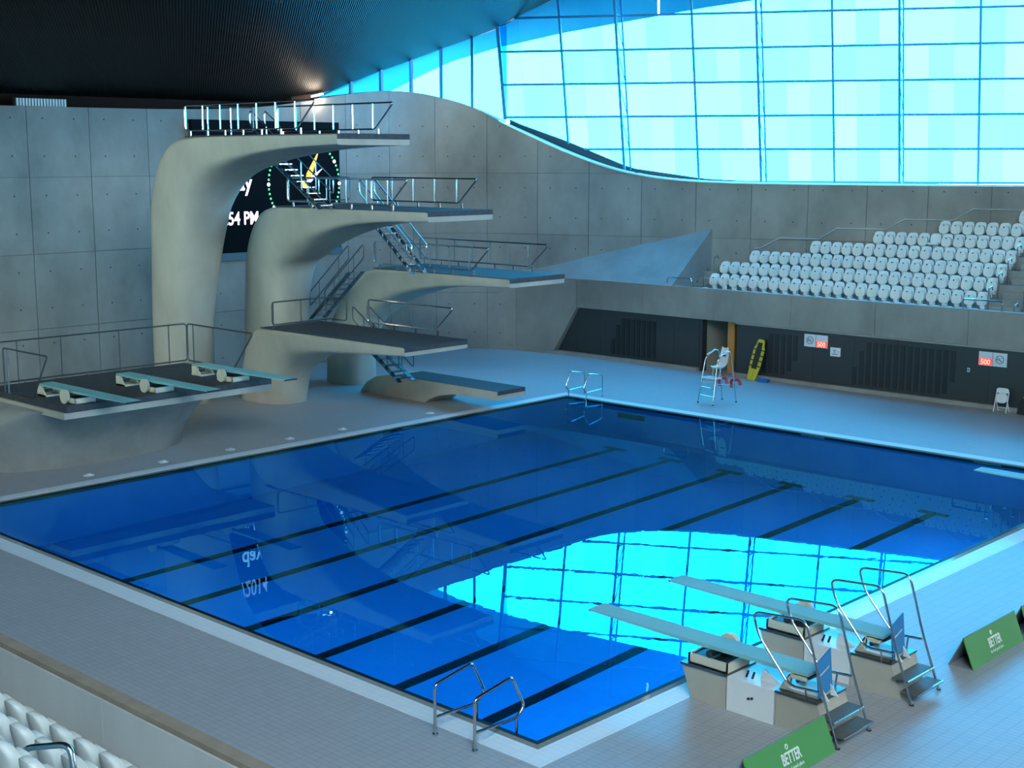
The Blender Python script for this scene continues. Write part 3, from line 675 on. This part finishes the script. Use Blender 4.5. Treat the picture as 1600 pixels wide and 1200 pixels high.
t = thing('access_ladder', 'dark steel access ladder at the far left end of springboard stand', 'ladder', (-5.0, -21.9, 0)); o = t.location.copy()
for x in (-5.2, -4.6):
    MB().tube(fillet([(x, -23.6, 0), (x, -21.5, 2.5), (x, -21.4, 3.4), (x, -22.2, 3.4), (x, -24, 1.0)], .15), .025).build('side_rail', DSTEEL, t, 40)
for k in range(8): MB().bb(-5.2, -4.6, -23.6+.27*k-.1, -23.6+.27*k+.1, .3*k+.08, .3*k+.11).build('rung', DSTEEL, t)
for ch in t.children: ch.location = -o
tag(MB().tube([(-2.6, -22.9, 0), (-2.6, -22.9, 1.55), (-2.6, -22.9, 1.7), (-2.6, -22.9, 1.72)], .3, 20).build('blue_drum', BLUE, None, 40), 'blue plastic drum beside the left end of springboard stand', 'drum')

def springboard(label, tipx, backx, y, zt, base, dirx, group, wheel_side):
    """board running along X, tip at tipx over the water; base = level the frames stand on"""
    t = thing('springboard', label, 'springboard', ((tipx+backx)/2, y, base), 0, group); o = Vector(((tipx+backx)/2, y, base))
    hw = .25; sg = 1 if tipx > backx else -1; L = abs(tipx-backx)
    rs = []
    for f, th in ((0, .05), (.1, .06), (.45, .07), (.9, .035), (1, .022)):
        x = backx+(tipx-backx)*f; zz = zt + .02*f; rs.append([(x, y-hw, zz), (x, y+hw, zz), (x, y+hw, zz-th), (x, y-hw, zz-th)])
    bd = MB().rings(rs).build('board', BOARD, t)
    MB().bb(tipx-.02*sg-.01, tipx+.01, y-hw+.01, y+hw-.01, zt-.03, zt+.016).build('tip_strip', BLK, bd)
    # hinge stand
    hx = backx+sg*.18; m = MB()
    for s_ in (-1, 1): m.prism([(hx-.16, y+s_*.24, base), (hx+.36*sg, y+s_*.24, base), (hx+.12*sg, y+s_*.24, zt-.06), (hx-.16, y+s_*.24, zt-.06)], (0, .03*s_, 0))
    m.bb(hx-.14, hx+.14, y-.26, y+.26, zt-.14, zt-.08); m.bb(hx-.18, hx+.38, y-.27, y+.27, base, base+.05); m.build('hinge_stand', CREAM, t)
    MB().bb(hx-.1, hx+.2, y-.22, y+.22, zt-.10, zt-.062).build('hinge', BLK, t)
    # movable fulcrum in a cream tray
    fx = backx+sg*1.95; x0, x1 = fx-.42, fx+.42; m = MB(); h_ = .17
    m.bb(x0, x1, y-.33, y-.29, base, base+h_); m.bb(x0, x1, y+.29, y+.33, base, base+h_); m.bb(x0, x0+.04, y-.33, y+.33, base, base+h_); m.bb(x1-.04, x1, y-.33, y+.33, base, base+h_); m.bb(x0, x1, y-.33, y+.33, base, base+.02)
    tr_ = m.build('fulcrum_tray', CREAM, t); MB().bb(x0+.03, x1-.03, y-.28, y+.28, base+.03, base+h_-.02).build('track', BLK, tr_)
    MB().tube([(fx, y-.3, zt-.14), (fx, y+.3, zt-.14)], .07, 12).build('fulcrum_roller', BLK, t, 40)
    wy = y+wheel_side*.40; wl = MB().tube([(fx-.05, wy-.05, zt-.16), (fx-.05, wy+.05, zt-.16)], .21, 24).build('adjusting_wheel', CREAM, t, 40)
    MB().tube([(fx-.05, y+wheel_side*.3, zt-.16), (fx-.05, wy, zt-.16)], .03).build('axle', STEEL, wl)
    for ch in t.children: ch.location = -o
    return t
for y, lb in ((-20.5, 'nearest the left handrail'), (-17.85, 'in the middle of the three on the concrete stand'), (-15.05, 'nearest the tall platform column')):
    springboard('aqua springboard with cream wheel, '+lb, 1.92, -3.05, y, 2.66, 2.305, 1, 'springboards on the concrete stand', -1)

# ------------------------------------------------------------------ near springboards with plinths, boxes, steps
def near_set(y, lb, order):
    springboard('long aqua springboard over the near pool edge, '+lb, 19.5, 24.25, y, 1.0, .625, -1, 'springboards at the near edge', 1)
    m = MB(); yy0, yy1 = y-.38, y+.5
    m.add([(22.0, yy0, 0), (22.72, yy0, 0), (22.72, yy1, 0), (22.0, yy1, 0), (21.78, yy0, .58), (22.72, yy0, .58), (22.72, yy1, .58), (21.78, yy1, .58)], [(0, 1, 2, 3), (4, 5, 6, 7), (0, 1, 5, 4), (1, 2, 6, 5), (2, 3, 7, 6), (3, 0, 4, 7)])
    t = thing('board_plinth', 'tapered concrete plinth under the fulcrum, '+lb, 'plinth', (22.3, y, 0), 0, 'front springboard plinths'); k = m.build('concrete_block', DIVE, t); k.location = (-22.3, -y, 0)
    k = MB().bb(21.76, 22.74, yy0-.02, yy1+.02, .58, .62).build('dark_cap', DSTEEL, t); k.location = (-22.3, -y, 0)
    t = thing('board_plinth', 'concrete plinth at the rear end beside the steps, '+lb, 'plinth', (24.1, y, 0), 0, 'rear springboard plinths')
    m = MB().add([(23.72, yy0, 0), (24.72, yy0, 0), (24.72, yy1, 0), (23.72, yy1, 0), (23.72, yy0, .58), (24.5, yy0, .58), (24.5, yy1, .58), (23.72, yy1, .58)], [(0, 1, 2, 3), (4, 5, 6, 7), (0, 1, 5, 4), (1, 2, 6, 5), (2, 3, 7, 6), (3, 0, 4, 7)])
    k = m.build('concrete_block', DIVE, t); k.location = (-24.1, -y, 0)
    k = MB().bb(23.71, 24.52, yy0-.02, yy1+.02, .58, .62).build('dark_cap', DSTEEL, t); k.location = (-24.1, -y, 0)
    # white access box between the plinths
    t = thing('access_box', 'white panelled box between the plinths, '+lb, 'box', (23.2, y, 0), 0, 'white boxes under the springboards'); P_ = (-23.2, -y, 0)
    k = MB().bb(22.75, 23.69, yy0, yy1, 0, .6).build('body', WHITE, t); k.location = P_
    fr = MB(); f = yy0-.012
    fr.bb(22.75, 23.69, f, yy0, 0, .07); fr.bb(22.75, 23.69, f, yy0, .53, .6); fr.bb(22.75, 22.83, f, yy0, .07, .53); fr.bb(23.61, 23.69, f, yy0, .07, .53)
    k = fr.build('frame', WHITE, t); k.location = P_
    for dx in (-.03, .04): k = MB().disc((23.22+dx, f, .33+dx*.3), (0, 1, 0), .022, .03, 8).build('lock', BLK, t); k.location = P_
    k = MB().add([(23.25, yy0+.25, .6), (23.6, yy0+.25, .6), (23.3, yy0+.25, .8), (23.25, yy0+.32, .6), (23.6, yy0+.32, .6), (23.3, yy0+.32, .8)], [(0, 1, 2), (5, 4, 3), (0, 3, 4, 1), (1, 4, 5, 2), (2, 5, 3, 0)]).build('brace', WHITE, t); k.location = P_
    for dx in (.0, .12): k = MB().tube([(23.0+dx, yy0+.2, .6), (23.03+dx, yy0+.22, .72)], .02).build('knob', BLK, t); k.location = P_
    # steps with two tall hand rails
    t = thing('board_steps', 'two steel steps with tall curved handrails, '+lb, 'steps', (24.85, y, 0), 0, 'steps behind the springboards'); P_ = (-24.85, -y, 0)
    for yy in (y-.5, y+.5):
        pts = fillet([(24.98, yy, 0), (24.62, yy, .98), (24.32, yy, 2.0), (23.30, yy, 1.92), (23.42, yy, 1.55), (24.05, yy, .82), (24.62, yy, .86)], .16, 5)
        k = MB().tube(pts, .022, 10).build('handrail', STEEL, t, 40); k.location = P_
        MB().disc((24.98, yy, .01), (0, 0, 1), .04, .02, 12).build('foot', BLK, k)
        MB().tube([(24.35, yy*.9+y*.1, .62), (24.35, yy, .85)], .018).build('stay', STEEL, k)
    for zz, xx in ((.40, 24.74), (.20, 24.92)):
        k = MB().bb(xx-.17, xx+.15, y-.48, y+.48, zz-.025, zz).build('tread', TREAD, t); k.location = P_
        MB().bb(xx+.135, xx+.155, y-.48, y+.48, zz-.03, zz+.005).build('nosing', STEEL, k)
    # blue notice
    t = thing('blue_notice', 'blue notice board standing on the rear plinth, '+lb, 'sign', (24.47, y+.0, .62), 0, 'blue notices behind the springboards')
    MB().add([(0, -.30, .04), (0, .12, .10), (-.06, .12, .78), (-.06, -.30, .62), (.02, -.30, .04), (.02, .12, .10), (-.04, .12, .78), (-.04, -.30, .62)], [(0, 1, 2, 3), (7, 6, 5, 4), (0, 4, 5, 1), (1, 5, 6, 2), (2, 6, 7, 3), (3, 7, 4, 0)]).build('board', SIGNB, t)
    mk = MB(); 
    for q in range(8): mk.bb(-.006, -.002, -.24+.035*q, -.24+.035*q+.022, .40+.012*q, .43+.012*q)
    mk.build('print', PRINT, t)
    for yy in (-.22, .06): MB().prism([(.02, yy, 0), (.16, yy, 0), (.0, yy, .2)], (0, .02, 0)).build('foot', WHITE, t)
near_set(-21.42, 'nearest the camera', 0); near_set(-18.95, 'next to the nearest one', 1); near_set(-5.3, 'at the right edge of view', 2)

# ------------------------------------------------------------------ green banner boards
def banner(y0, y1, lb):
    t = thing('banner_board', 'green triangular floor board with white lettering, '+lb, 'sign', (24.8, (y0+y1)/2, 0), 0, 'green banner boards on the near deck')
    yc = (y0+y1)/2; xa, xf, xb, zt = 24.79-24.8, 25.02-24.8, 24.52-24.8, .58; L = (y1-y0)/2; th = .015
    MB().prism([(xf, -L, 0), (xf, L, 0), (xa, L, zt), (xa, -L, zt)], (-th, 0, -.004)).build('front_panel', GREEN, t)
    MB().prism([(xb, -L, 0), (xb, L, 0), (xa-.002, L, zt), (xa-.002, -L, zt)], (th, 0, -.004)).build('back_panel', GREYB, t)
    MB().bb(xb, xf, -L, L, .0, .01).build('base', GREYB, t)
    up_ = Vector((xa-xf, 0, zt)).normalized(); nn = Vector((0, 1, 0)).cross(up_)
    def tx(s_, size, v, sx, bold, nm): 
        p = Vector((xf, -.0, 0)) + up_*v + nn*.006; q_ = text_ob(nm, s_, size, PRINT, p, (0, 1, 0), up_, t, depth=.002, sx=sx, bold=bold)
        if size < .1: q_['kind'] = 'stuff'
    tx('BETTER', .25, .22, .62, .006, 'lettering'); tx('the feel good place', .085, .11, .85, .0, 'small_lettering')
    ring = [Vector((xf, -.06, 0)) + up_*(.47+.035*math.sin(q)) + Vector((0, 1, 0))*.03*math.cos(q) + nn*.006 for q in [2*PI*k/16 for k in range(16)]]
    MB().tube(ring, .010, 6, True).build('ring_mark', PRINT, t)
banner(-24.35, -22.05, 'in front of the nearest springboard steps'); banner(-17.15, -14.95, 'standing clear on the open deck'); banner(-14.62, -12.4, 'cut off by the right edge of view')

# ------------------------------------------------------------------ pool ladders
def ladder(label, loc, rz):
    t = thing('pool_ladder', label, 'pool ladder', loc, rz, 'pool ladder handrails')
    for x in (-.46, .46):                      # local +Y points to the water
        pts = fillet([(x, 0, 0), (x, 0, .86), (x, .86, 1.0), (x, 1.16, .42), (x, .98, .26), (x, 0, .30)], .08, 4)
        k = MB().tube(pts, .026, 10).build('handrail', STEEL, t, 40)
        MB().tube([(x, .98, .26), (x, .98, -.9)], .022).build('leg', STEEL, k, 40)
        MB().disc((x, 0, .01), (0, 0, 1), .05, .02, 14).build('flange', STEEL, k)
    for zz in (-.3, -.6): MB().bb(-.46, .46, .92, 1.04, zz-.015, zz+.015).build('rung', STEEL, t)
    return t
ladder('chrome pool ladder handrails at the near left pool edge', (20.33, -25.97, 0), 0)
ladder('chrome pool ladder handrails at the far pool corner', (.5, 1.02, 0), PI)

# deck lights along the platform side
for k, y in enumerate((-20.18, -17.62, -15.11, -12.7, -10.42, -6.22)):
    lb = ['first', 'second', 'third', 'fourth', 'fifth', 'sixth'][k]
    t = thing('deck_disc', 'small white disc on the platform-side deck, %s from the left' % lb, 'floor disc', (-1.3, y, 0), 0, 'white discs along the pool edge')
    MB().tube([(0, 0, 0), (0, 0, .02)], .16, 18).build('plate', WHITE, t); MB().sphere((0, 0, .02), .10, 6, .4).build('dome', WHITE, t, 60)

# ------------------------------------------------------------------ scoreboard
t = thing('scoreboard', 'black electronic scoreboard with clock and white digits behind tallest platform', 'scoreboard', (-14.15, -3.7, 5.3))
o = Vector((-14.15, -3.7, 5.3))
MB().bb(-14.25, -14.02, -7.65, .18, 5.32, 10.93).build('screen', SCRN, t)
MB().bb(-14.25, -14.0, -7.7, .25, 5.0, 5.32).build('lower_frame', mat('blue_grey_frame', (.05, .12, .16), .5), t)
fx = -14.012
text_ob('date_digits', '6/2014', 1.0, LEDP, (fx, -4.5, 9.35), (0, 1, 0), (0, 0, 1), t, sx=.62, bold=.015, align='RIGHT')
text_ob('day_letters', 'day', .98, LEDW, (fx, -4.72, 7.98), (0, 1, 0), (0, 0, 1), t, sx=.85, bold=.015, align='RIGHT')
text_ob('time_digits', ':54 PM', .78, LEDW, (fx, -4.40, 6.52), (0, 1, 0), (0, 0, 1), t, sx=.80, bold=.015, align='RIGHT')
cy, cz, rr = -1.85, 8.2, 1.98
for k in range(60):
    a = 2*PI*k/60; big = k % 5 == 0
    MB().disc((fx, cy+rr*math.sin(a), cz+rr*math.cos(a)), (1, 0, 0), .085 if big else .05, .01, 10).build('clock_dot', LEDW if big else LEDG, t)
def hand(ang, L, tail, wd, mt, nm):
    d = Vector((0, math.sin(ang), math.cos(ang))); p = Vector((0, d.z, -d.y)); c0 = Vector((fx+.002, cy+.05, cz))
    MB().prism([c0-d*tail, c0+d*L*.25+p*wd, c0+d*L, c0+d*L*.25-p*wd], (.006, 0, 0)).build(nm, mt, t)
hand(math.radians(28), 1.75, .2, .16, LEDO, 'orange_hand'); hand(math.radians(55), 1.25, .3, .11, LEDP, 'pink_hand')
MB().disc((fx+.004, cy+.05, cz), (1, 0, 0), .2, .01, 16).build('clock_hub', LEDO, t)
for ch in t.children: ch.location = -o

# ------------------------------------------------------------------ signs on the dark wall
def depth_sign(x0, mirrored, lb):
    t = thing('depth_sign', 'white no-diving sign with a red lit number panel, '+lb, 'sign', (x0, 9.03, 1.62))
    MB().bb(0, 1.1, 0, .05, 0, .52).build('panel', SIGNW, t)
    a, b_ = (.0, .55) if not mirrored else (.55, 0)
    MB().bb(b_+.02, b_+.53, -.012, 0, .02, .27).build('red_panel', LEDR, t); text_ob('red_digits', '500', .27, LEDR2, (b_+.27, -.016, .05), (1, 0, 0), (0, 0, 1), t, bold=.006, sx=.95)
    MB().bb(.545, .555, -.01, 0, 0, .52).build('divider', INK, t)
    cx, cz = a+.275, .27; q = [(cx+.15*math.cos(2*PI*k/24), -.008, cz+.15*math.sin(2*PI*k/24)) for k in range(24)]
    MB().tube(q, .010, 6, True).build('ban_ring', INK, t)
    m = MB(); m.bar((cx-.10, -.008, cz+.10), (cx+.10, -.008, cz-.10), .012, .012); m.bar((cx-.08, -.008, cz+.0), (cx+.09, -.008, cz+.06), .03, .008); m.bar((cx-.06, -.008, cz-.01), (cx+.04, -.008, cz-.06), .02, .008)
    m.disc((cx-.09, -.008, cz-.005), (0, 1, 0), .025, .008, 10); m.build('diver_mark', INK, t)
depth_sign(5.18, False, 'left of the vertical slats'); depth_sign(12.78, True, 'above the folding chair')
t = thing('notice', 'small white notice right of the left depth sign', 'sign', (6.42, 9.03, 1.33)); MB().bb(0, .46, 0, .04, 0, .36).build('panel', WHITE, t)
m = MB(); m.bb(.12, .28, -.008, 0, .24, .265); m.bb(.15, .25, -.008, 0, .17, .195); m.bb(.07, .36, -.008, 0, .08, .105); m.bb(.36, .39, -.008, 0, .18, .22); m.build('print_lines', INK, t)
t = thing('wall_socket', 'small grey fitting on the dark wall left of folding chair', 'socket', (12.35, 9.02, 1.30)); MB().bb(0, .1, 0, .05, 0, .16).build('case', SIGNW, t); MB().disc((.05, -.005, .08), (0, 1, 0), .03, .012, 10).build('button', INK, t)

# ------------------------------------------------------------------ lifeguard chair
t = thing('lifeguard_chair', 'tall white lifeguard chair with chrome legs near the far deck', 'lifeguard chair', (5.1, 3.0, 0), math.radians(-12))
for x in (-.34, .34):
    pts = fillet([(x*1.25, -.62, 0), (x, -.34, 1.78), (x, .02, 2.02), (x*1.0, .34, 2.0), (x*1.15, .62, 0)], .16, 4)
    k = MB().tube(pts, .024, 10).build('side_frame', STEEL, t, 40); MB().tube([(x, -.26, 1.86), (x, .14, 2.03)], .035).build('armrest', WHITE, k, 40)
    for q in ((x*1.25, -.62, .02), (x*1.15, .62, .02)): MB().disc(q, (0, 0, 1), .035, .05, 10).build('foot', BLK, k)
for zz in (.3, .62, .95): MB().tube([(-.41, -.56+zz*.15, zz), (.41, -.56+zz*.15, zz)], .015).build('rung', STEEL, t)
for x in (-.36, .36): MB().tube([(x, -.45, .8), (x, .5, .7)], .014).build('brace', STEEL, t)
MB().bb(-.33, .33, -.50, -.08, .98, 1.02).build('footrest', WHITE, t)
s_ = MB(); rs = []
for y, z, hw in ((-.26, 1.42, .22), (-.20, 1.38, .24), (0, 1.36, .24), (.18, 1.40, .24), (.27, 1.55, .24), (.33, 1.85, .23), (.35, 2.06, .19), (.35, 2.12, .14)):
    rs.append([(-hw, y, z+.05), (-hw*.6, y, z), (hw*.6, y, z), (hw, y, z+.05), (hw*.6, y+.02, z-.025), (-hw*.6, y+.02, z-.025)])
s_.rings(rs).build('seat_shell', WHITE, t, 50); MB().bb(-.08, .08, .30, .325, 1.78, 1.83).build('grip_slot', BLK, t)
for x in (-.2, .2): MB().tube([(x, -.1, 1.0), (x, -.05, 1.38)], .016).build('strut', STEEL, t)
for i, (dx, lb) in enumerate(((-.28, 'left'), (.30, 'right'))):
    t = thing('rescue_tube', 'red rescue float hanging behind the lifeguard chair, %s one' % lb, 'rescue float', (5.2+dx, 3.62, .55), .25*i)
    MB().tube(fillet([(-.16, 0, .0), (-.2, 0, .28), (.12, 0, .36), (.2, 0, .12)], .1), .06, 10).build('foam_body', RED, t, 50); MB().tube([(-.02, 0, .38), (-.02, -.06, .62)], .015).build('strap', RED, t)
# spine board
t = thing('spine_board', 'yellow and black rescue spine board leaning against the dark wall', 'rescue board', (3.0, 8.42, .0)); rot = Matrix.Rotation(math.radians(-14), 4, 'X')@Matrix.Rotation(math.radians(7), 4, 'Y')
def rp(mb, nm, mt, parent): 
    me = mb.mesh(nm, 40); me.transform(rot); return ob(nm, me, mt, parent)
ol = [(-.20, 0), (-.24, .45), (-.27, .6), (-.27, 1.35), (-.24, 1.45), (-.2, 1.5), (-.17, 1.72), (-.12, 1.78), (.12, 1.78), (.17, 1.72), (.2, 1.5), (.24, 1.45), (.27, 1.35), (.27, .6), (.24, .45), (.20, 0)]
b_ = rp(MB().prism([(x, 0, z+.02) for x, z in ol], (0, .06, 0)), 'board', YEL, t)
rp(MB().prism([(x*.62, -.03, z) for x, z in [(-.2, .52), (-.22, 1.3), (-.16, 1.66), (.16, 1.66), (.22, 1.3), (.2, .52)]], (0, .03, 0)), 'black_padding', BLK, b_)
for zz in (.62, .85, 1.08, 1.32): rp(MB().bb(-.285, .285, -.012, .075, zz, zz+.05), 'strap', BLK, b_)
rp(MB().prism([(-.03, -.03, .04), (.03, -.03, .04), (.03, -.03, .5), (-.03, -.03, .5)], (0, .02, 0)), 'leg_gap', YEL, b_)
rp(MB().sphere((0, -.04, 1.56), .08, 6, 1.1), 'head_block', BLK, b_)
t = thing('blue_tray', 'low blue plastic tray on the deck beside the spine board', 'tray', (3.62, 8.42, 0))
m = MB(); m.rings([[(.30*math.copysign(abs(math.cos(q))**.6, math.cos(q))*f, .16*math.copysign(abs(math.sin(q))**.6, math.sin(q))*f, z) for q in [2*PI*k/20 for k in range(20)]] for f, z in ((.86, 0), (1.0, .12), (1.05, .14), (.96, .14), (.84, .03))]); m.build('tub', BLUE, t, 40)
MB().bb(-.22, .22, -.1, .1, .03, .05).build('inner_floor', BLUE, t)
# folding chair
t = thing('folding_chair', 'white folding chair standing against the dark wall', 'folding chair', (13.95, 8.62, 0))
for x in (-.23, .23):
    MB().tube(fillet([(x, -.12, 0), (x, .05, .9), (0, .06, .92)] if False else [(x*1.05, -.14, 0), (x*1.0, .08, .78)], .05), .022).build('front_leg', WHITE, t, 40)
    MB().tube([(x*.92, .22, 0), (x*.92, -.02, .46)], .02).build('rear_leg', WHITE, t, 40)
plate(MB(), 0, .07, .80, .48, .20, .03, 3.5, .03, .1).build('backrest', WHITE, t, 50)
plate(MB(), 0, .0, .53, .42, .38, .035, 2.8, .0, .2).build('seat', WHITE, t, 50)
MB().tube([(-.22, .13, .15), (.22, .13, .15)], .012).build('cross_bar', WHITE, t)
t = thing('black_case', 'black case against the dark wall at right edge of view', 'case', (14.75, 8.7, 0)); MB().prism([(-.2, -.12, 0), (.25, -.12, 0), (.25, -.12, .45), (.05, -.12, .62), (-.1, -.12, .5)], (0, .25, 0)).build('shell', BLK, t); MB().tube(fillet([(0, 0, .55), (.02, 0, .7), (.2, 0, .7), (.22, 0, .5)], .05), .015).build('handle', SIGNW, t)

# ------------------------------------------------------------------ fittings at the wall top
t = thing('vent_grille', 'ribbed grey air vent box on top of the left wall', 'vent', (-14.5, -14.1, 11.29)); MB().bb(-.1, .12, -1.03, 1.03, 0, .29).build('box', DSTEEL, t)
for k in range(17): MB().bb(.12, .17, -1.0+.122*k, -1.0+.122*k+.07, .01, .29).build('slat', SIGNW, t)
t = thing('strip_light', 'short glowing strip light where the ceiling meets the wall', 'lamp', upos(44.15, .0, 12.1)); MB().bar((.12, -.36, -.06), (.12, .30, .08), .06, .06).build('tube', TUBE, t); MB().bar((.06, -.38, -.02), (.06, .32, .12), .06, .06).build('tray', DSTEEL, t)
lm = bpy.data.lights.new('strip_light_glow', 'POINT'); lm.energy = 110; lm.color = (1, .84, .6); lm.shadow_soft_size = .03
lo = bpy.data.objects.new('strip_light_glow', lm); C.objects.link(lo); lo.location = upos(44.1, .3, 11.93)
t = thing('pendant_light', 'white vertical tube light hanging before the big window', 'lamp', (-3.5, 10.05, 15.72)); MB().tube([(0, 0, 0), (-.05, 0, 2.2)], .05, 10).build('tube', TUBE, t); MB().tube([(-.05, 0, 2.2), (-.06, 0, 3.5)], .012, 6).build('cable', DSTEEL, t)

# added blue fill lamps, out of view, brightening the far deck like daylight
for k, a in enumerate((6.5, 10, 13.5, 17, 20.5)):
    zc = interp(HIGHB, a)-.25; p = gp(a, zc, 3.2)
    t = thing('fill_downlight', 'added unseen downlight before the big window, %s from left' % ORD[k], 'lamp', p, 0, 'added fill downlights')
    MB().tube([(0, 0, .0), (0, 0, .32)], .22, 18).build('housing', DSTEEL, t, 40); MB().tube([(0, 0, .32), (0, 0, .75)], .03, 8).build('stem', DSTEEL, t)
    MB().tube([(0, 0, -.02), (0, 0, .01)], .18, 18).build('lens', SIGNW, t)
    spot('fill_light_%d' % k, p-Vector((0, 0, .08)), (p.x-.6-1.6*(4-k)*.5, 4.0, 0), 5200, (.03, .46, 1.0), 78, 1.0, .2)

# ------------------------------------------------------------------ near stand
m = MB(); struct(m.bb(8, 62, -33.50, -33.36, 0, 3.64).build('wall_parapet', CONC2), 'concrete parapet wall of the near stand')
par = bpy.data.objects['wall_parapet']; MB().bb(8, 62, -33.51, -33.35, 3.64, 3.70).build('coping', TAN, par)
for k in range(11): MB().bb(8+4.9*k+.01, 8+4.9*(k+1)-.01, -33.53, -33.50, 1.5, 3.63).build('concrete_panel', noisy('pale_parapet_concrete', (.40, .42, .42), (.50, .52, .52), .9, .6, 0, 9, (1, 1, .3)) if k == 0 else bpy.data.materials['pale_parapet_concrete'], par)
nt = struct(bpy.data.objects.new('floor_near_terrace', None), 'stepped floor of the near stand'); C.objects.link(nt)
for k in range(30): MB().bb(8, 61, -34.43-.8*k, -33.50-.8*k if k == 0 else -33.63-.8*k, 1.0, 2.62+.48*k if k < 12 else 2.62+.48*12).build('terrace_step', CONC2, nt)
RNN = ['front', 'second', 'third', 'fourth']
for k in range(4):
    xs = [19.7+.5*i for i in range(8)] if k == 0 else [20.9+.5*i for i in range(8)] if k == 1 else [22.2+.5*i for i in range(7)] if k == 2 else [23.6+.5*i for i in range(5)]
    if k == 0: xs = [20.95+.505*i-.505*1 for i in range(8)]
    if k == 1: xs = [22.0+.505*i-.3 for i in range(7)]
    if k == 2: xs = [23.0+.505*i for i in range(6)]
    if k == 3: xs = [24.2+.505*i for i in range(4)]
    for i, x in enumerate(xs):
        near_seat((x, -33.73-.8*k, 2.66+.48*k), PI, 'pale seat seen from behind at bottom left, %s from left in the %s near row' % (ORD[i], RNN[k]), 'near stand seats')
for x, y, z, lb in ((24.55, -35.15, 3.15, 'larger one among the seats'), (24.0, -35.55, 3.15, 'cut off by the left edge')):
    t = thing('stand_handrail', 'dark chrome handrail loop in the bottom left corner, '+lb, 'handrail', (x, y, z), 0, 'near stand handrails')
    MB().tube(fillet([(-.2, -.1, 0), (-.2, -.1, 1.0), (.2, .15, 1.08), (.32, .12, .75), (.0, -.3, .55)], .1, 4), .03, 10).build('loop', STEEL, t, 40)
    MB().disc((-.2, -.1, .01), (0, 0, 1), .06, .02, 12).build('base_plate', STEEL, t)
